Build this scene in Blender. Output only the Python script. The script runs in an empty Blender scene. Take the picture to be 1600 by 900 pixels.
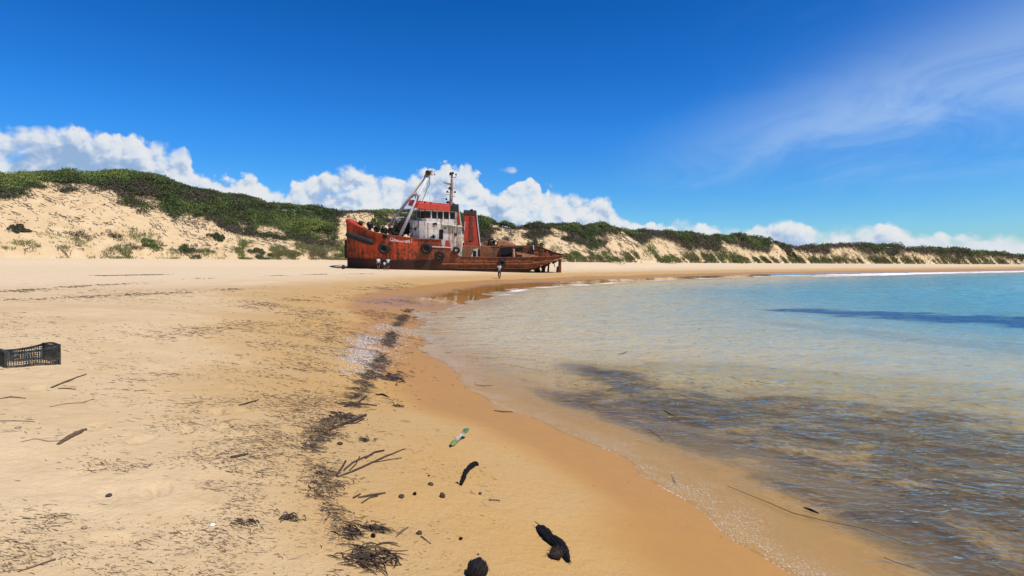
import bpy, bmesh, math, random
import numpy as np
from mathutils import Vector, Matrix

random.seed(7)
RNG = np.random.default_rng(11)
SC = bpy.context.scene
COL = SC.collection
R = math.radians
PI = math.pi

# ------------------------------------------------------------------ camera, light, sky, exposure
F = 873.0                 # focal length in pixels of a 1600 px wide frame
HY = 411.0                # row of the horizon
ZC = 2.45                 # eye height above the sea
camd = bpy.data.cameras.new('camera')
cam = bpy.data.objects.new('camera', camd)
COL.objects.link(cam)
camd.sensor_width = 36.0
camd.lens = 36.0 * F / 1600.0
camd.shift_y = -(450.0 - HY) / 1600.0
camd.clip_start = 0.05
camd.clip_end = 30000.0
cam.location = (0, 0, ZC)
cam.rotation_euler = (PI / 2, 0, 0)
SC.camera = cam
SC.render.resolution_x, SC.render.resolution_y = 1024, 576
SC.view_settings.view_transform = 'Standard'
SC.view_settings.look = 'None'
SC.view_settings.gamma = 1.0
SC.view_settings.exposure = 0.36
SC.view_settings.use_curve_mapping = False
SC.cycles.max_bounces = 8
SC.cycles.transparent_max_bounces = 12
SC.cycles.caustics_reflective = False
SC.cycles.caustics_refractive = True
SC.cycles.sample_clamp_indirect = 6.0

SUN_EL, SUN_AZ = R(59), R(126)          # azimuth clockwise from +Y
sd = bpy.data.lights.new('sun', 'SUN')
sd.energy = 4.2
sd.angle = R(0.55)
sd.color = (1.0, 0.955, 0.88)
sun = bpy.data.objects.new('sun', sd)
COL.objects.link(sun)
SUNV = Vector((math.sin(SUN_AZ) * math.cos(SUN_EL), math.cos(SUN_AZ) * math.cos(SUN_EL), math.sin(SUN_EL)))
sun.rotation_euler = (-SUNV).to_track_quat('-Z', 'Y').to_euler()
sun.location = (20, -10, 60)


class NB:
    """small node builder"""
    def __init__(s, tree):
        s.t = tree
        s.t.nodes.clear()

    def n(s, typ, ins=None, **props):
        nd = s.t.nodes.new(typ)
        for k, v in props.items():
            setattr(nd, k, v)
        for k, v in (ins or {}).items():
            s.put(nd.inputs[k], v)
        return nd

    def put(s, sock, v):
        if isinstance(v, bpy.types.NodeSocket):
            s.t.links.new(v, sock)
        else:
            if sock.type == 'RGBA' and isinstance(v, (tuple, list)) and len(v) == 3:
                v = (*v, 1)
            sock.default_value = v

    def m(s, op, a, b=None, c=None, clamp=False):
        nd = s.t.nodes.new('ShaderNodeMath')
        nd.operation = op
        nd.use_clamp = clamp
        for i, v in enumerate((a, b, c)):
            if v is not None:
                s.put(nd.inputs[i], v)
        return nd.outputs[0]

    def vm(s, op, a, b=None, scale=None):
        nd = s.t.nodes.new('ShaderNodeVectorMath')
        nd.operation = op
        s.put(nd.inputs[0], a)
        if b is not None:
            s.put(nd.inputs[1], b)
        if scale is not None:
            s.put(nd.inputs['Scale'], scale)
        return nd.outputs[0]

    def mix(s, f, a, b, blend='MIX'):
        nd = s.t.nodes.new('ShaderNodeMix')
        nd.data_type = 'RGBA'
        nd.blend_type = blend
        s.put(nd.inputs[0], f)
        s.put(nd.inputs[6], a)
        s.put(nd.inputs[7], b)
        return nd.outputs[2]

    def step(s, v, lo, hi, a=0.0, b=1.0):
        nd = s.t.nodes.new('ShaderNodeMapRange')
        nd.interpolation_type = 'SMOOTHSTEP'
        for i, x in enumerate((v, lo, hi, a, b)):
            s.put(nd.inputs[i], x)
        return nd.outputs[0]

    def lin(s, v, lo, hi, a=0.0, b=1.0):
        nd = s.t.nodes.new('ShaderNodeMapRange')
        for i, x in enumerate((v, lo, hi, a, b)):
            s.put(nd.inputs[i], x)
        return nd.outputs[0]

    def noise(s, vec, scale, detail=4.0, rough=0.55, dist=0.0, dim='3D'):
        nd = s.n('ShaderNodeTexNoise', {'Vector': vec, 'Scale': scale, 'Detail': detail, 'Roughness': rough, 'Distortion': dist}, noise_dimensions=dim)
        return nd.outputs[0]

    def vor(s, vec, scale, feature='SMOOTH_F1', dim='2D', smooth=0.4, detail=0.0, rough=0.5):
        nd = s.n('ShaderNodeTexVoronoi', None, voronoi_dimensions=dim, feature=feature)
        s.put(nd.inputs['Vector'], vec)
        s.put(nd.inputs['Scale'], scale)
        nd.inputs['Detail'].default_value = detail
        nd.inputs['Roughness'].default_value = rough
        if feature == 'SMOOTH_F1':
            nd.inputs['Smoothness'].default_value = smooth
        return nd.outputs['Distance']

    def ramp(s, f, stops, interp='LINEAR'):
        nd = s.t.nodes.new('ShaderNodeValToRGB')
        cr = nd.color_ramp
        cr.interpolation = interp
        while len(cr.elements) < len(stops):
            cr.elements.new(0.5)
        for e, (p, c) in zip(cr.elements, stops):
            e.position = p
            e.color = (*c, 1) if len(c) == 3 else c
        s.put(nd.inputs[0], f)
        return nd.outputs[0]

    def comb(s, x, y, z=0.0):
        return s.n('ShaderNodeCombineXYZ', {0: x, 1: y, 2: z}).outputs[0]

    def sep(s, v):
        return s.n('ShaderNodeSeparateXYZ', {0: v}).outputs

    def attr(s, name):
        return s.n('ShaderNodeAttribute', None, attribute_name=name).outputs['Fac']


def curve_from(tb, val, pts, interp='VECTOR'):
    """piecewise curve through (x, y) points, both in 0..1"""
    nd = tb.t.nodes.new('ShaderNodeFloatCurve')
    cv = nd.mapping.curves[0]
    pts = sorted(pts)
    while len(cv.points) < len(pts):
        cv.points.new(0.5, 0.5)
    for p, (x, y) in zip(cv.points, pts):
        p.location = (x, y)
        p.handle_type = interp
    nd.mapping.update()
    tb.put(nd.inputs['Value'], val)
    return nd.outputs[0]


def azel(px, py):
    az = math.atan((px - 800) / F)
    return az, math.atan((HY - py) / F * math.cos(az))


def make_sky():
    w = bpy.data.worlds.new('World')
    SC.world = w
    w.use_nodes = True
    b = NB(w.node_tree)
    out = b.n('ShaderNodeOutputWorld')
    bg = b.n('ShaderNodeBackground')
    b.t.links.new(bg.outputs[0], out.inputs[0])
    sky = b.n('ShaderNodeTexSky', None, sky_type='NISHITA', sun_disc=False, sun_elevation=SUN_EL, sun_rotation=SUN_AZ,
              altitude=0.0, air_density=1.0, dust_density=0.15, ozone_density=3.0)
    d = b.n('ShaderNodeTexCoord').outputs['Generated']
    d = b.vm('NORMALIZE', d)
    x, y, z = b.sep(d)
    az = b.m('ARCTAN2', x, y)
    el = b.m('ARCSINE', z)
    hs = b.n('ShaderNodeHueSaturation', {'Hue': 0.497, 'Saturation': 1.42, 'Value': 1.0, 'Color': sky.outputs[0]})
    # deeper blue overhead, paler towards the sea
    grad = b.ramp(b.lin(el, 0.0, 0.6), [(0.0, (0.50, 0.84, 1.12)), (0.15, (0.47, 0.86, 1.22)), (0.38, (0.45, 0.90, 1.36)), (0.72, (0.42, 0.74, 1.16)), (1.0, (0.34, 0.58, 0.98))])
    skyc = b.mix(1.0, hs.outputs[0], grad, 'MULTIPLY')

    # cumulus bank along the horizon: outline as elevation over azimuth
    tops = [(-200, 190), (0, 184), (40, 188), (95, 186), (130, 194), (170, 203), (225, 214), (262, 226), (290, 228), (300, 256), (345, 264), (400, 272), (430, 290), (443, 312), (452, 282), (470, 272),
            (500, 271), (520, 262), (550, 256), (572, 252), (590, 268), (615, 272), (640, 271), (665, 262), (700, 254), (735, 258), (750, 275), (768, 293), (790, 284), (825, 280), (848, 284), (870, 292), (905, 300), (940, 297), (957, 303), (966, 335), (985, 339), (1010, 345), (1060, 340),
            (1090, 345), (1130, 352), (1170, 354), (1195, 346), (1240, 339), (1270, 350), (1300, 357), (1340, 350), (1390, 341), (1415, 356), (1450, 361), (1490, 363), (1530, 364), (1565, 358), (1600, 355), (1750, 360)]
    LO, HI = -0.95, 0.95
    pts = []
    for px, py in tops:
        a, e = azel(px, py)
        pts.append(((a - LO) / (HI - LO), e / 0.3))

    def field(du, dv, seed=0.0):
        a = b.m('ADD', az, du)
        e = b.m('ADD', el, dv)
        p = b.comb(a, e, 0.0)
        wv = b.n('ShaderNodeTexNoise', {'Vector': p, 'Scale': 16.0, 'Detail': 2.0}, noise_dimensions='2D').outputs['Color']
        p2 = b.vm('ADD', p, b.vm('SCALE', b.vm('SUBTRACT', wv, (0.5, 0.5, 0.5)), scale=0.020))
        a2, e2, _ = b.sep(p2)
        t = b.m('MULTIPLY', curve_from(b, b.lin(a2, LO, HI), pts), 0.3)
        v1 = b.vor(p2, 30.0, smooth=0.25)
        v2 = b.vor(p2, 74.0, smooth=0.25)
        v3 = b.vor(p2, 170.0, smooth=0.3)
        nz = b.noise(p2, 160.0, 4.0, 0.6, dim='2D')
        bil = b.m('ADD', b.m('MULTIPLY', v1, -0.026), b.m('ADD', b.m('MULTIPLY', v2, -0.0120), b.m('MULTIPLY', v3, -0.0046)))
        bil = b.m('ADD', bil, b.m('MULTIPLY', b.m('SUBTRACT', nz, 0.5), 0.0045))
        bil = b.m('MULTIPLY', b.m('ADD', bil, 0.0150), b.step(t, 0.03, 0.12, 0.42, 1.0))
        dens = b.m('ADD', b.m('SUBTRACT', t, e2), bil)
        dens = b.m('MINIMUM', dens, b.m('ADD', b.m('SUBTRACT', t, e2), 0.0035))
        return dens, bil, t, p2

    d0, b0, t0, p0 = field(0.0, 0.0)
    d1, b1, _, _ = field(0.0050, 0.0100)
    # one small detached puff
    pa, pe = azel(797, 268)
    q = b.m('ADD', b.m('POWER', b.m('DIVIDE', b.m('SUBTRACT', az, pa), 0.024), 2.0), b.m('POWER', b.m('DIVIDE', b.m('SUBTRACT', el, pe), 0.0105), 2.0))
    puff = b.m('ADD', b.m('MULTIPLY', b.m('SUBTRACT', 1.0, q), 0.014), b.m('ADD', b.m('MULTIPLY', b0, 0.6), -0.005))
    dens = b.m('MAXIMUM', d0, puff)
    soft = b.step(b.noise(b.comb(az, el), 14.0, 3.0, 0.5, dim='2D'), 0.35, 0.7, 0.006, 0.024)
    mask = b.step(dens, 0.0, soft)
    # holes in the bank and a veil lower down
    hole = b.noise(b.comb(az, b.m('MULTIPLY', el, 1.6), 3.0), 17.0, 4.0, 0.6, 0.3, dim='2D')
    mask = b.m('MULTIPLY', mask, b.step(hole, 0.22, 0.40, 0.45, 1.0))
    lit = b.m('SUBTRACT', d0, d1)
    lit = b.m('SUBTRACT', lit, 0.0100)
    lit = b.m('ADD', b.m('MULTIPLY', lit, 34.0), 0.82)
    big = b.noise(b.comb(b.m('MULTIPLY', az, 0.75), el, 1.0), 15.0, 5.0, 0.55, 0.4, dim='2D')
    inner = b.step(b.m('SUBTRACT', t0, el), 0.004, 0.055)
    gray = b.m('MULTIPLY', inner, b.step(big, 0.36, 0.60))
    # the bank at the left is the thickest and greyest
    gray = b.m('MULTIPLY', gray, b.step(az, -0.60, -0.15, 1.25, 0.78))
    val = b.m('SUBTRACT', lit, b.m('MULTIPLY', gray, 0.72), clamp=True)
    ccol = b.ramp(val, [(0.0, (0.30, 0.44, 0.66)), (0.35, (0.46, 0.57, 0.74)), (0.62, (0.68, 0.745, 0.82)), (1.0, (0.80, 0.815, 0.83))])
    ccol = b.mix(1.0, ccol, (9.2, 9.2, 9.2), 'MULTIPLY')
    # thin air in front of the lowest cloud
    mask = b.m('MULTIPLY', mask, b.step(el, -0.01, 0.03, 0.72, 0.97))

    # high thin cirrus to the right
    a0, e0 = azel(1020, 245)
    a1, e1 = azel(1600, 95)
    sl = (e1 - e0) / (a1 - a0)
    ci_n = b.noise(b.comb(b.m('ADD', az, b.m('MULTIPLY', el, 1.0)), b.m('MULTIPLY', b.m('SUBTRACT', el, b.m('MULTIPLY', az, sl * 1.4)), 3.2), 5.0), 5.0, 6.0, 0.62, 0.6, dim='2D')
    off = b.m('SUBTRACT', el, b.m('ADD', b.m('MULTIPLY', b.m('SUBTRACT', az, a0), sl), e0))
    off = b.m('ADD', off, b.m('MULTIPLY', b.m('SUBTRACT', ci_n, 0.5), 0.10))
    wid = b.lin(az, 0.1, 0.75, 0.03, 0.085)
    band = b.m('POWER', 2.718, b.m('MULTIPLY', b.m('POWER', b.m('DIVIDE', off, wid), 2.0), -1.0))
    band = b.m('MULTIPLY', band, b.step(az, 0.12, 0.62))
    band = b.m('MULTIPLY', band, b.step(ci_n, 0.25, 0.75, 0.55, 1.0))
    wide = b.m('MULTIPLY', b.step(az, 0.25, 0.9), b.step(ci_n, 0.3, 0.8, 0.2, 1.0))
    haze = b.m('ADD', b.m('MULTIPLY', band, 0.40), b.m('MULTIPLY', wide, 0.07), clamp=True)
    skyc = b.mix(haze, skyc, (6.0, 7.3, 8.2))
    full = b.mix(mask, skyc, ccol)
    b.put(bg.inputs['Color'], full)
    bg.inputs['Strength'].default_value = 0.085


make_sky()

# ------------------------------------------------------------------ helpers
def tag(o, label=None, cat=None, group=None, kind=None):
    if label: o['label'] = label
    if cat: o['category'] = cat
    if group: o['group'] = group
    if kind: o['kind'] = kind
    return o


def empty(name, loc=(0, 0, 0), rz=0.0):
    o = bpy.data.objects.new(name, None)
    o.empty_display_size = 0.3
    o.location = loc
    o.rotation_euler = (0, 0, rz)
    COL.objects.link(o)
    return o


def np_mesh(name, V, Fc, mat=None, parent=None, smooth=False, attrs=None):
    """mesh from numpy vertices and equally sized faces"""
    me = bpy.data.meshes.new(name)
    V = np.asarray(V, dtype=np.float32)
    Fc = np.asarray(Fc, dtype=np.int32)
    k = Fc.shape[1]
    me.vertices.add(len(V))
    me.vertices.foreach_set('co', V.ravel())
    me.loops.add(Fc.size)
    me.loops.foreach_set('vertex_index', Fc.ravel())
    me.polygons.add(len(Fc))
    me.polygons.foreach_set('loop_start', np.arange(0, Fc.size, k, dtype=np.int32))
    me.polygons.foreach_set('loop_total', np.full(len(Fc), k, dtype=np.int32))
    me.polygons.foreach_set('use_smooth', np.full(len(Fc), smooth, dtype=bool))
    me.update(calc_edges=True)
    for an, av in (attrs or {}).items():
        at = me.attributes.new(an, 'FLOAT', 'POINT')
        at.data.foreach_set('value', np.asarray(av, dtype=np.float32))
    if mat: me.materials.append(mat)
    o = bpy.data.objects.new(name, me)
    COL.objects.link(o)
    if parent: o.parent = parent
    return o


def hash2(ix, iy, seed):
    h = (ix.astype(np.int64) * 374761393 + iy.astype(np.int64) * 668265263 + seed * 1274126177) & 0xFFFFFFFF
    h = ((h ^ (h >> 13)) * 1274126177) & 0xFFFFFFFF
    return ((h ^ (h >> 16)) & 0xFFFF) / 65535.0


def vnoise(x, y, seed=0):
    ix, iy = np.floor(x), np.floor(y)
    fx, fy = x - ix, y - iy
    fx = fx * fx * (3 - 2 * fx)
    fy = fy * fy * (3 - 2 * fy)
    a, b_ = hash2(ix, iy, seed), hash2(ix + 1, iy, seed)
    c, d = hash2(ix, iy + 1, seed), hash2(ix + 1, iy + 1, seed)
    return (a + (b_ - a) * fx) * (1 - fy) + (c + (d - c) * fx) * fy


def fbm(x, y, seed=0, oct=4, gain=0.5):
    t, amp, tot = 0, 1.0, 0.0
    for i in range(oct):
        t = t + amp * vnoise(x * 2 ** i + 13.7 * i, y * 2 ** i + 7.1 * i, seed + i)
        tot += amp
        amp *= gain
    return t / tot


def sst(v, lo, hi):
    t = np.clip((v - lo) / (hi - lo), 0, 1)
    return t * t * (3 - 2 * t)


# ------------------------------------------------------------------ shape of the bay
SHORE = np.array([(400, -900), (100, -250), (30, -70), (11, -18), (5.2, -4), (3.6, 0.6), (2.85, 2.8), (2.32, 4.2), (2.06, 5.2), (1.72, 6.1), (1.28, 7.05), (0.48, 8.35), (-0.3, 9.6), (-0.75, 10.8), (-1.15, 12.0), (-1.8, 13.7),
                  (-2.7, 17.1), (-3.7, 21.4), (-4.4, 25.0), (-3.5, 29.5), (-2.3, 32.5), (-1.6, 39.5), (-0.9, 45.2), (0.3, 51.0), (3.3, 57.0), (8.0, 62.0), (14.6, 72.0), (21.2, 78.5), (30.5, 88.0), (48, 104), (90, 131.5), (155, 170), (250, 245), (400, 380), (700, 700), (1500, 1600), (6000, 6500)], dtype=float)


def shore_dist(X, Y):
    """signed distance to the water's edge, positive on the beach"""
    X = np.asarray(X, float); Y = np.asarray(Y, float)
    best = np.full(X.shape, 1e18)
    sign = np.ones(X.shape)
    for (ax, ay), (bx, by) in zip(SHORE[:-1], SHORE[1:]):
        dx, dy = bx - ax, by - ay
        t = np.clip(((X - ax) * dx + (Y - ay) * dy) / (dx * dx + dy * dy), 0, 1)
        qx, qy = X - ax - t * dx, Y - ay - t * dy
        dd = qx * qx + qy * qy
        cr = dx * qy - dy * qx          # >0 : left of the direction of travel = beach
        up = dd < best
        best = np.where(up, dd, best)
        sign = np.where(up, np.where(cr >= 0, 1.0, -1.0), sign)
    return np.sqrt(best) * sign


def pxaz(px):
    return math.atan((px - 800) / F)


# foot of the dunes: (column, depth, row); crest rows; lower edge of the scrub
FOOT = [(-900, 55, 398), (-300, 58, 401), (0, 62, 403), (250, 76, 404.5), (500, 92, 406), (700, 100, 408), (900, 112, 409.5), (1010, 132, 410.3), (1200, 185, 411.3), (1400, 255, 412.2), (1600, 352, 413), (1720, 480, 413), (1900, 900, 413)]
CREST = [(-900, 250), (-300, 258), (0, 270), (20, 268), (60, 263), (100, 259), (150, 261), (200, 264), (240, 272), (275, 279), (310, 287), (345, 294), (380, 299), (405, 306), (420, 318), (450, 320), (490, 322), (530, 325), (560, 324), (600, 323), (640, 325), (700, 329), (740, 334), (765, 341), (800, 350), (830, 349), (855, 345),
         (875, 344), (900, 344), (912, 349), (925, 347), (945, 346), (962, 352), (985, 358), (1005, 358), (1020, 357), (1050, 360), (1085, 361), (1110, 366), (1135, 365), (1160, 367), (1200, 374), (1222, 379), (1245, 384), (1265, 382), (1290, 380), (1330, 379), (1360, 381), (1400, 385), (1440, 387), (1480, 388), (1520, 391), (1560, 394), (1600, 398), (1720, 405), (1900, 410)]
VEGLOW = [(-900, 330), (0, 308), (34, 308), (44, 295), (88, 293), (100, 300), (150, 298), (180, 303), (200, 318), (215, 324), (240, 324), (258, 332), (270, 344), (300, 346), (340, 354), (360, 362), (400, 369), (430, 374), (460, 374), (480, 382), (505, 386), (524, 388), (527, 338), (545, 332), (585, 335), (600, 350), (640, 356), (740, 366), (750, 378), (764, 378), (768, 363), (784, 363), (788, 376), (800, 374), (804, 360), (815, 364),
          (828, 376), (842, 376), (850, 368), (864, 366), (880, 375), (900, 381), (920, 388), (945, 385), (952, 366), (962, 364), (972, 374), (1000, 383), (1020, 371), (1034, 372), (1060, 384), (1085, 391), (1100, 388), (1122, 393), (1128, 378), (1150, 384), (1180, 391), (1200, 395), (1205, 380), (1222, 379), (1245, 391), (1290, 397), (1302, 386), (1330, 385), (1350, 396), (1400, 399), (1420, 393), (1450, 397), (1500, 404), (1550, 401), (1600, 406), (1900, 411)]
_az = np.array([pxaz(p[0]) for p in FOOT])
_Rb = np.array([p[1] / math.cos(a) for p, a in zip(FOOT, _az)])
_zb = np.array([ZC + (HY - p[2]) / F * p[1] for p in FOOT])
_az = np.concatenate([[-PI, -2.2], _az, [1.05, 1.3, PI]])
_Rb = np.concatenate([[170, 130], _Rb, [4000, 9000, 9000]])
_zb = np.concatenate([[3.2, 3.2], _zb, [1.6, 1.6, 1.6]])
_caz = np.array([pxaz(p[0]) for p in CREST]); _cpy = np.array([p[1] for p in CREST], float)
_vaz = np.array([pxaz(p[0]) for p in VEGLOW]); _vpy = np.array([p[1] for p in VEGLOW], float)
CANOPY = 0.75


def dune_at(az):
    """foot radius, foot height, run up to the crest, crest height for an azimuth"""
    rb = np.exp(np.interp(az, _az, np.log(_Rb)))
    zb = np.interp(az, _az, _zb)
    cpy = np.interp(az, _caz, _cpy)
    ca = np.maximum(np.cos(az), 0.25)
    run = np.full_like(rb, 25.0)
    for _ in range(6):
        zcr = ZC + (HY - cpy) / F * (rb + run) * ca - CANOPY
        run = np.clip((zcr - zb) * 1.85, 7, 60)
    zcr = np.clip(zcr, zb + 0.5, 26)
    return rb, zb, run, zcr


NEARP = np.array([(-400, -9), (-120, -5), (-60, -3.0), (-30, -1.35), (-14, -0.52), (-6, -0.22), (-2.5, -0.07), (-1, 0.015), (0, 0.085), (1.0, 0.27), (2.5, 0.62), (4, 0.92), (6.5, 1.30), (9, 1.52), (14, 1.75), (30, 2.1), (70, 2.9), (400, 3)])
FARP = np.array([(-400, -9), (-120, -5), (-60, -3.0), (-30, -1.35), (-14, -0.52), (-6, -0.24), (-2.5, -0.09), (-1, 0.0), (0, 0.075), (1.5, 0.17), (4, 0.36), (7, 0.58), (10, 0.86), (17, 1.16), (27, 1.48), (45, 2.0), (80, 2.7), (400, 3)])


_rt = np.random.default_rng(77)


def _make_tracks():
    out = []
    for (x, y, hd, n, w) in ((-3.2, 2.4, 0.25, 14, 0.11), (-1.9, 3.0, -0.35, 40, 0.10), (-4.6, 4.2, -0.12, 44, 0.12), (-2.6, 6.0, -0.30, 40, 0.11), (-7.0, 7.5, 0.5, 30, 0.12), (-5.2, 9.5, 0.1, 40, 0.11), (-3.6, 9.0, -1.1, 16, 0.10), (-9.5, 12, 0.35, 30, 0.12)):
        for k in range(n):
            hd += _rt.normal() * 0.05
            x += math.sin(hd) * 0.66; y += math.cos(hd) * 0.66
            sd = 1 if k % 2 else -1
            out.append((x + math.cos(hd) * w * sd, y - math.sin(hd) * w * sd, hd + _rt.normal() * 0.12, _rt.uniform(0.6, 1.2)))
    for k in range(25):                       # odd scuffs
        y = math.exp(_rt.uniform(math.log(2.6), math.log(12)))
        out.append((_rt.uniform(-0.95, -0.3) * y, y, _rt.uniform(0, 3), _rt.uniform(0.3, 1.0)))
    return out


TRACKS = _make_tracks()


def tracks(X, Y):
    """old footprints, half filled in"""
    dz = np.zeros(np.shape(X))
    if np.size(X) < 3000 and np.size(X) != 1:
        return dz
    for x, y, hd, a in TRACKS:
        k = np.nonzero((np.abs(X - x) < 0.36) & (np.abs(Y - y) < 0.36))
        if not len(k[0]): continue
        dx, dy = X[k] - x, Y[k] - y
        u, v = dx * math.cos(hd) - dy * math.sin(hd), dx * math.sin(hd) + dy * math.cos(hd)
        q = np.sqrt((u / 0.062) ** 2 + (v / 0.135) ** 2)
        dz[k] += a * (-0.019 * (1 - sst(q, 0.65, 1.1)) + 0.006 * np.exp(-((q - 1.35) / 0.32) ** 2))
    return dz


def ground(X, Y, fine=True, full=False):
    X = np.asarray(X, float); Y = np.asarray(Y, float)
    d = shore_dist(X, Y)
    rr = np.hypot(X, Y)
    az = np.arctan2(X, Y)
    k = sst(rr, 10, 45)
    z = np.interp(d, NEARP[:, 0], NEARP[:, 1]) * (1 - k) + np.interp(d, FARP[:, 0], FARP[:, 1]) * k
    rb, zb, run, zcr = dune_at(az)
    w = sst(rr / rb, 0.87, 1.0) * sst(d, 2, 14)
    z = z * (1 - w) + zb * w
    # gentle swells of the beach
    z = z + sst(d, 0.5, 5) * ((fbm(X / 9, Y / 9, 3, 3) - 0.5) * 0.16 * sst(rr, 2, 14)) * (1 - w)
    if fine:
        near = 1 - sst(rr, 10, 40)
        z = z + sst(d, 0.3, 2.5) * near * (((fbm(X / 0.7, Y / 0.7, 21, 3) - 0.5) * 0.034 + sst(d, 2.6, 4.5) * ((fbm(X / 0.30, Y / 0.30, 31, 3) - 0.5) * 0.024 + tracks(X, Y))))
        # low ripples in the swash, along the water's edge
        z = z + (1 - sst(d, -1.0, 0.3)) * sst(d, -30, -12) * (fbm(X * 1.3 + Y * 1.1, (Y - X) * 0.35, 41, 3) - 0.5) * 0.10
    s = (rr - rb) / run
    # scarp at the foot, straight slope, rounded crest
    t = np.clip(s, 0, 1)
    p = 0.06 * sst(s, 0.0, 0.03) + 0.94 * (0.80 * t + 0.20 * t * t * (3 - 2 * t))
    p = p - 0.035 * sst(s, 0.8, 1.0) * (1 - sst(s, 1.0, 1.25))
    dz = (zcr - zb) * p
    body = sst(s, 0.03, 0.3)
    face = body * (1 - sst(s, 0.9, 1.1))
    hgt = np.clip((zcr - zb) / 14.0, 0.25, 1)
    gully = fbm(az * 21, s * 1.3, 51, 3) - 0.5
    dz = dz + hgt * (face * (gully * 1.6 + (fbm(X / 5, Y / 5, 61, 4) - 0.5) * 1.5))
    dz = dz + hgt * sst(s, 1.06, 1.5) * (fbm(X / 16, Y / 16, 71, 3) - 0.75) * 3.4
    dz = np.where(s > 0, dz, 0)
    if full:
        zz = z + dz
        py = HY - (zz - ZC) * F / np.maximum(Y, 1e-3)
        vpy = np.interp(az, _vaz, _vpy) + (fbm(X / 2.2, Y / 2.2, 81, 4) - 0.5) * 1100 / np.maximum(rr, 40)
        veg = sst(vpy - py, -1.0, 1.5) * sst(s, 0.05, 0.12) * (np.abs(az) < 1.0)
        gap = fbm(X / 3.4, Y / 3.4, 101, 3)
        veg = veg * np.maximum(np.maximum(sst(gap, 0.40, 0.45), sst(az, 0.2, 0.3)), sst((vpy - py) * rr / F, 1.6, 2.6))
        veg = np.where(s > 1.02, np.maximum(veg, (np.abs(az) < 1.3) * 1.0), veg)
        veg = np.where((np.abs(az) >= 0.95) & (s > 0.45), 1.0, veg)
        return zz, d, s, veg
    return z + dz


def gz(x, y):
    return float(ground(np.array([x]), np.array([y]))[0])


_GEO = np.geomspace(1.0, 900, 420)


def at(px, py):
    """the point of the ground seen at a pixel of the 1600 x 900 photograph"""
    u = (px - 800) / F
    v = (HY - py) / F
    ys = _GEO
    for k in range(3):
        hit = ground(u * ys, ys) > ZC + v * ys
        i = int(np.argmax(hit)) if hit.any() else len(ys) - 1
        a, b_ = ys[max(i - 1, 0)], ys[i]
        ys = np.linspace(a, b_, 24)
    y = (a + b_) / 2
    return Vector((u * y, y, gz(u * y, y)))


def proj(X, Y, Z):
    return 800 + X * F / Y, HY - (Z - ZC) * F / Y


# ------------------------------------------------------------------ ground sheet
def material(name):
    m = bpy.data.materials.new(name)
    m.use_nodes = True
    b = NB(m.node_tree)
    out = b.n('ShaderNodeOutputMaterial')
    return m, b, out


def surf(b, out, **ins):
    p = b.n('ShaderNodeBsdfPrincipled')
    for k, v in ins.items():
        b.put(p.inputs[k.replace('_', ' ')], v)
    b.t.links.new(p.outputs[0], out.inputs[0])
    return p


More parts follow.
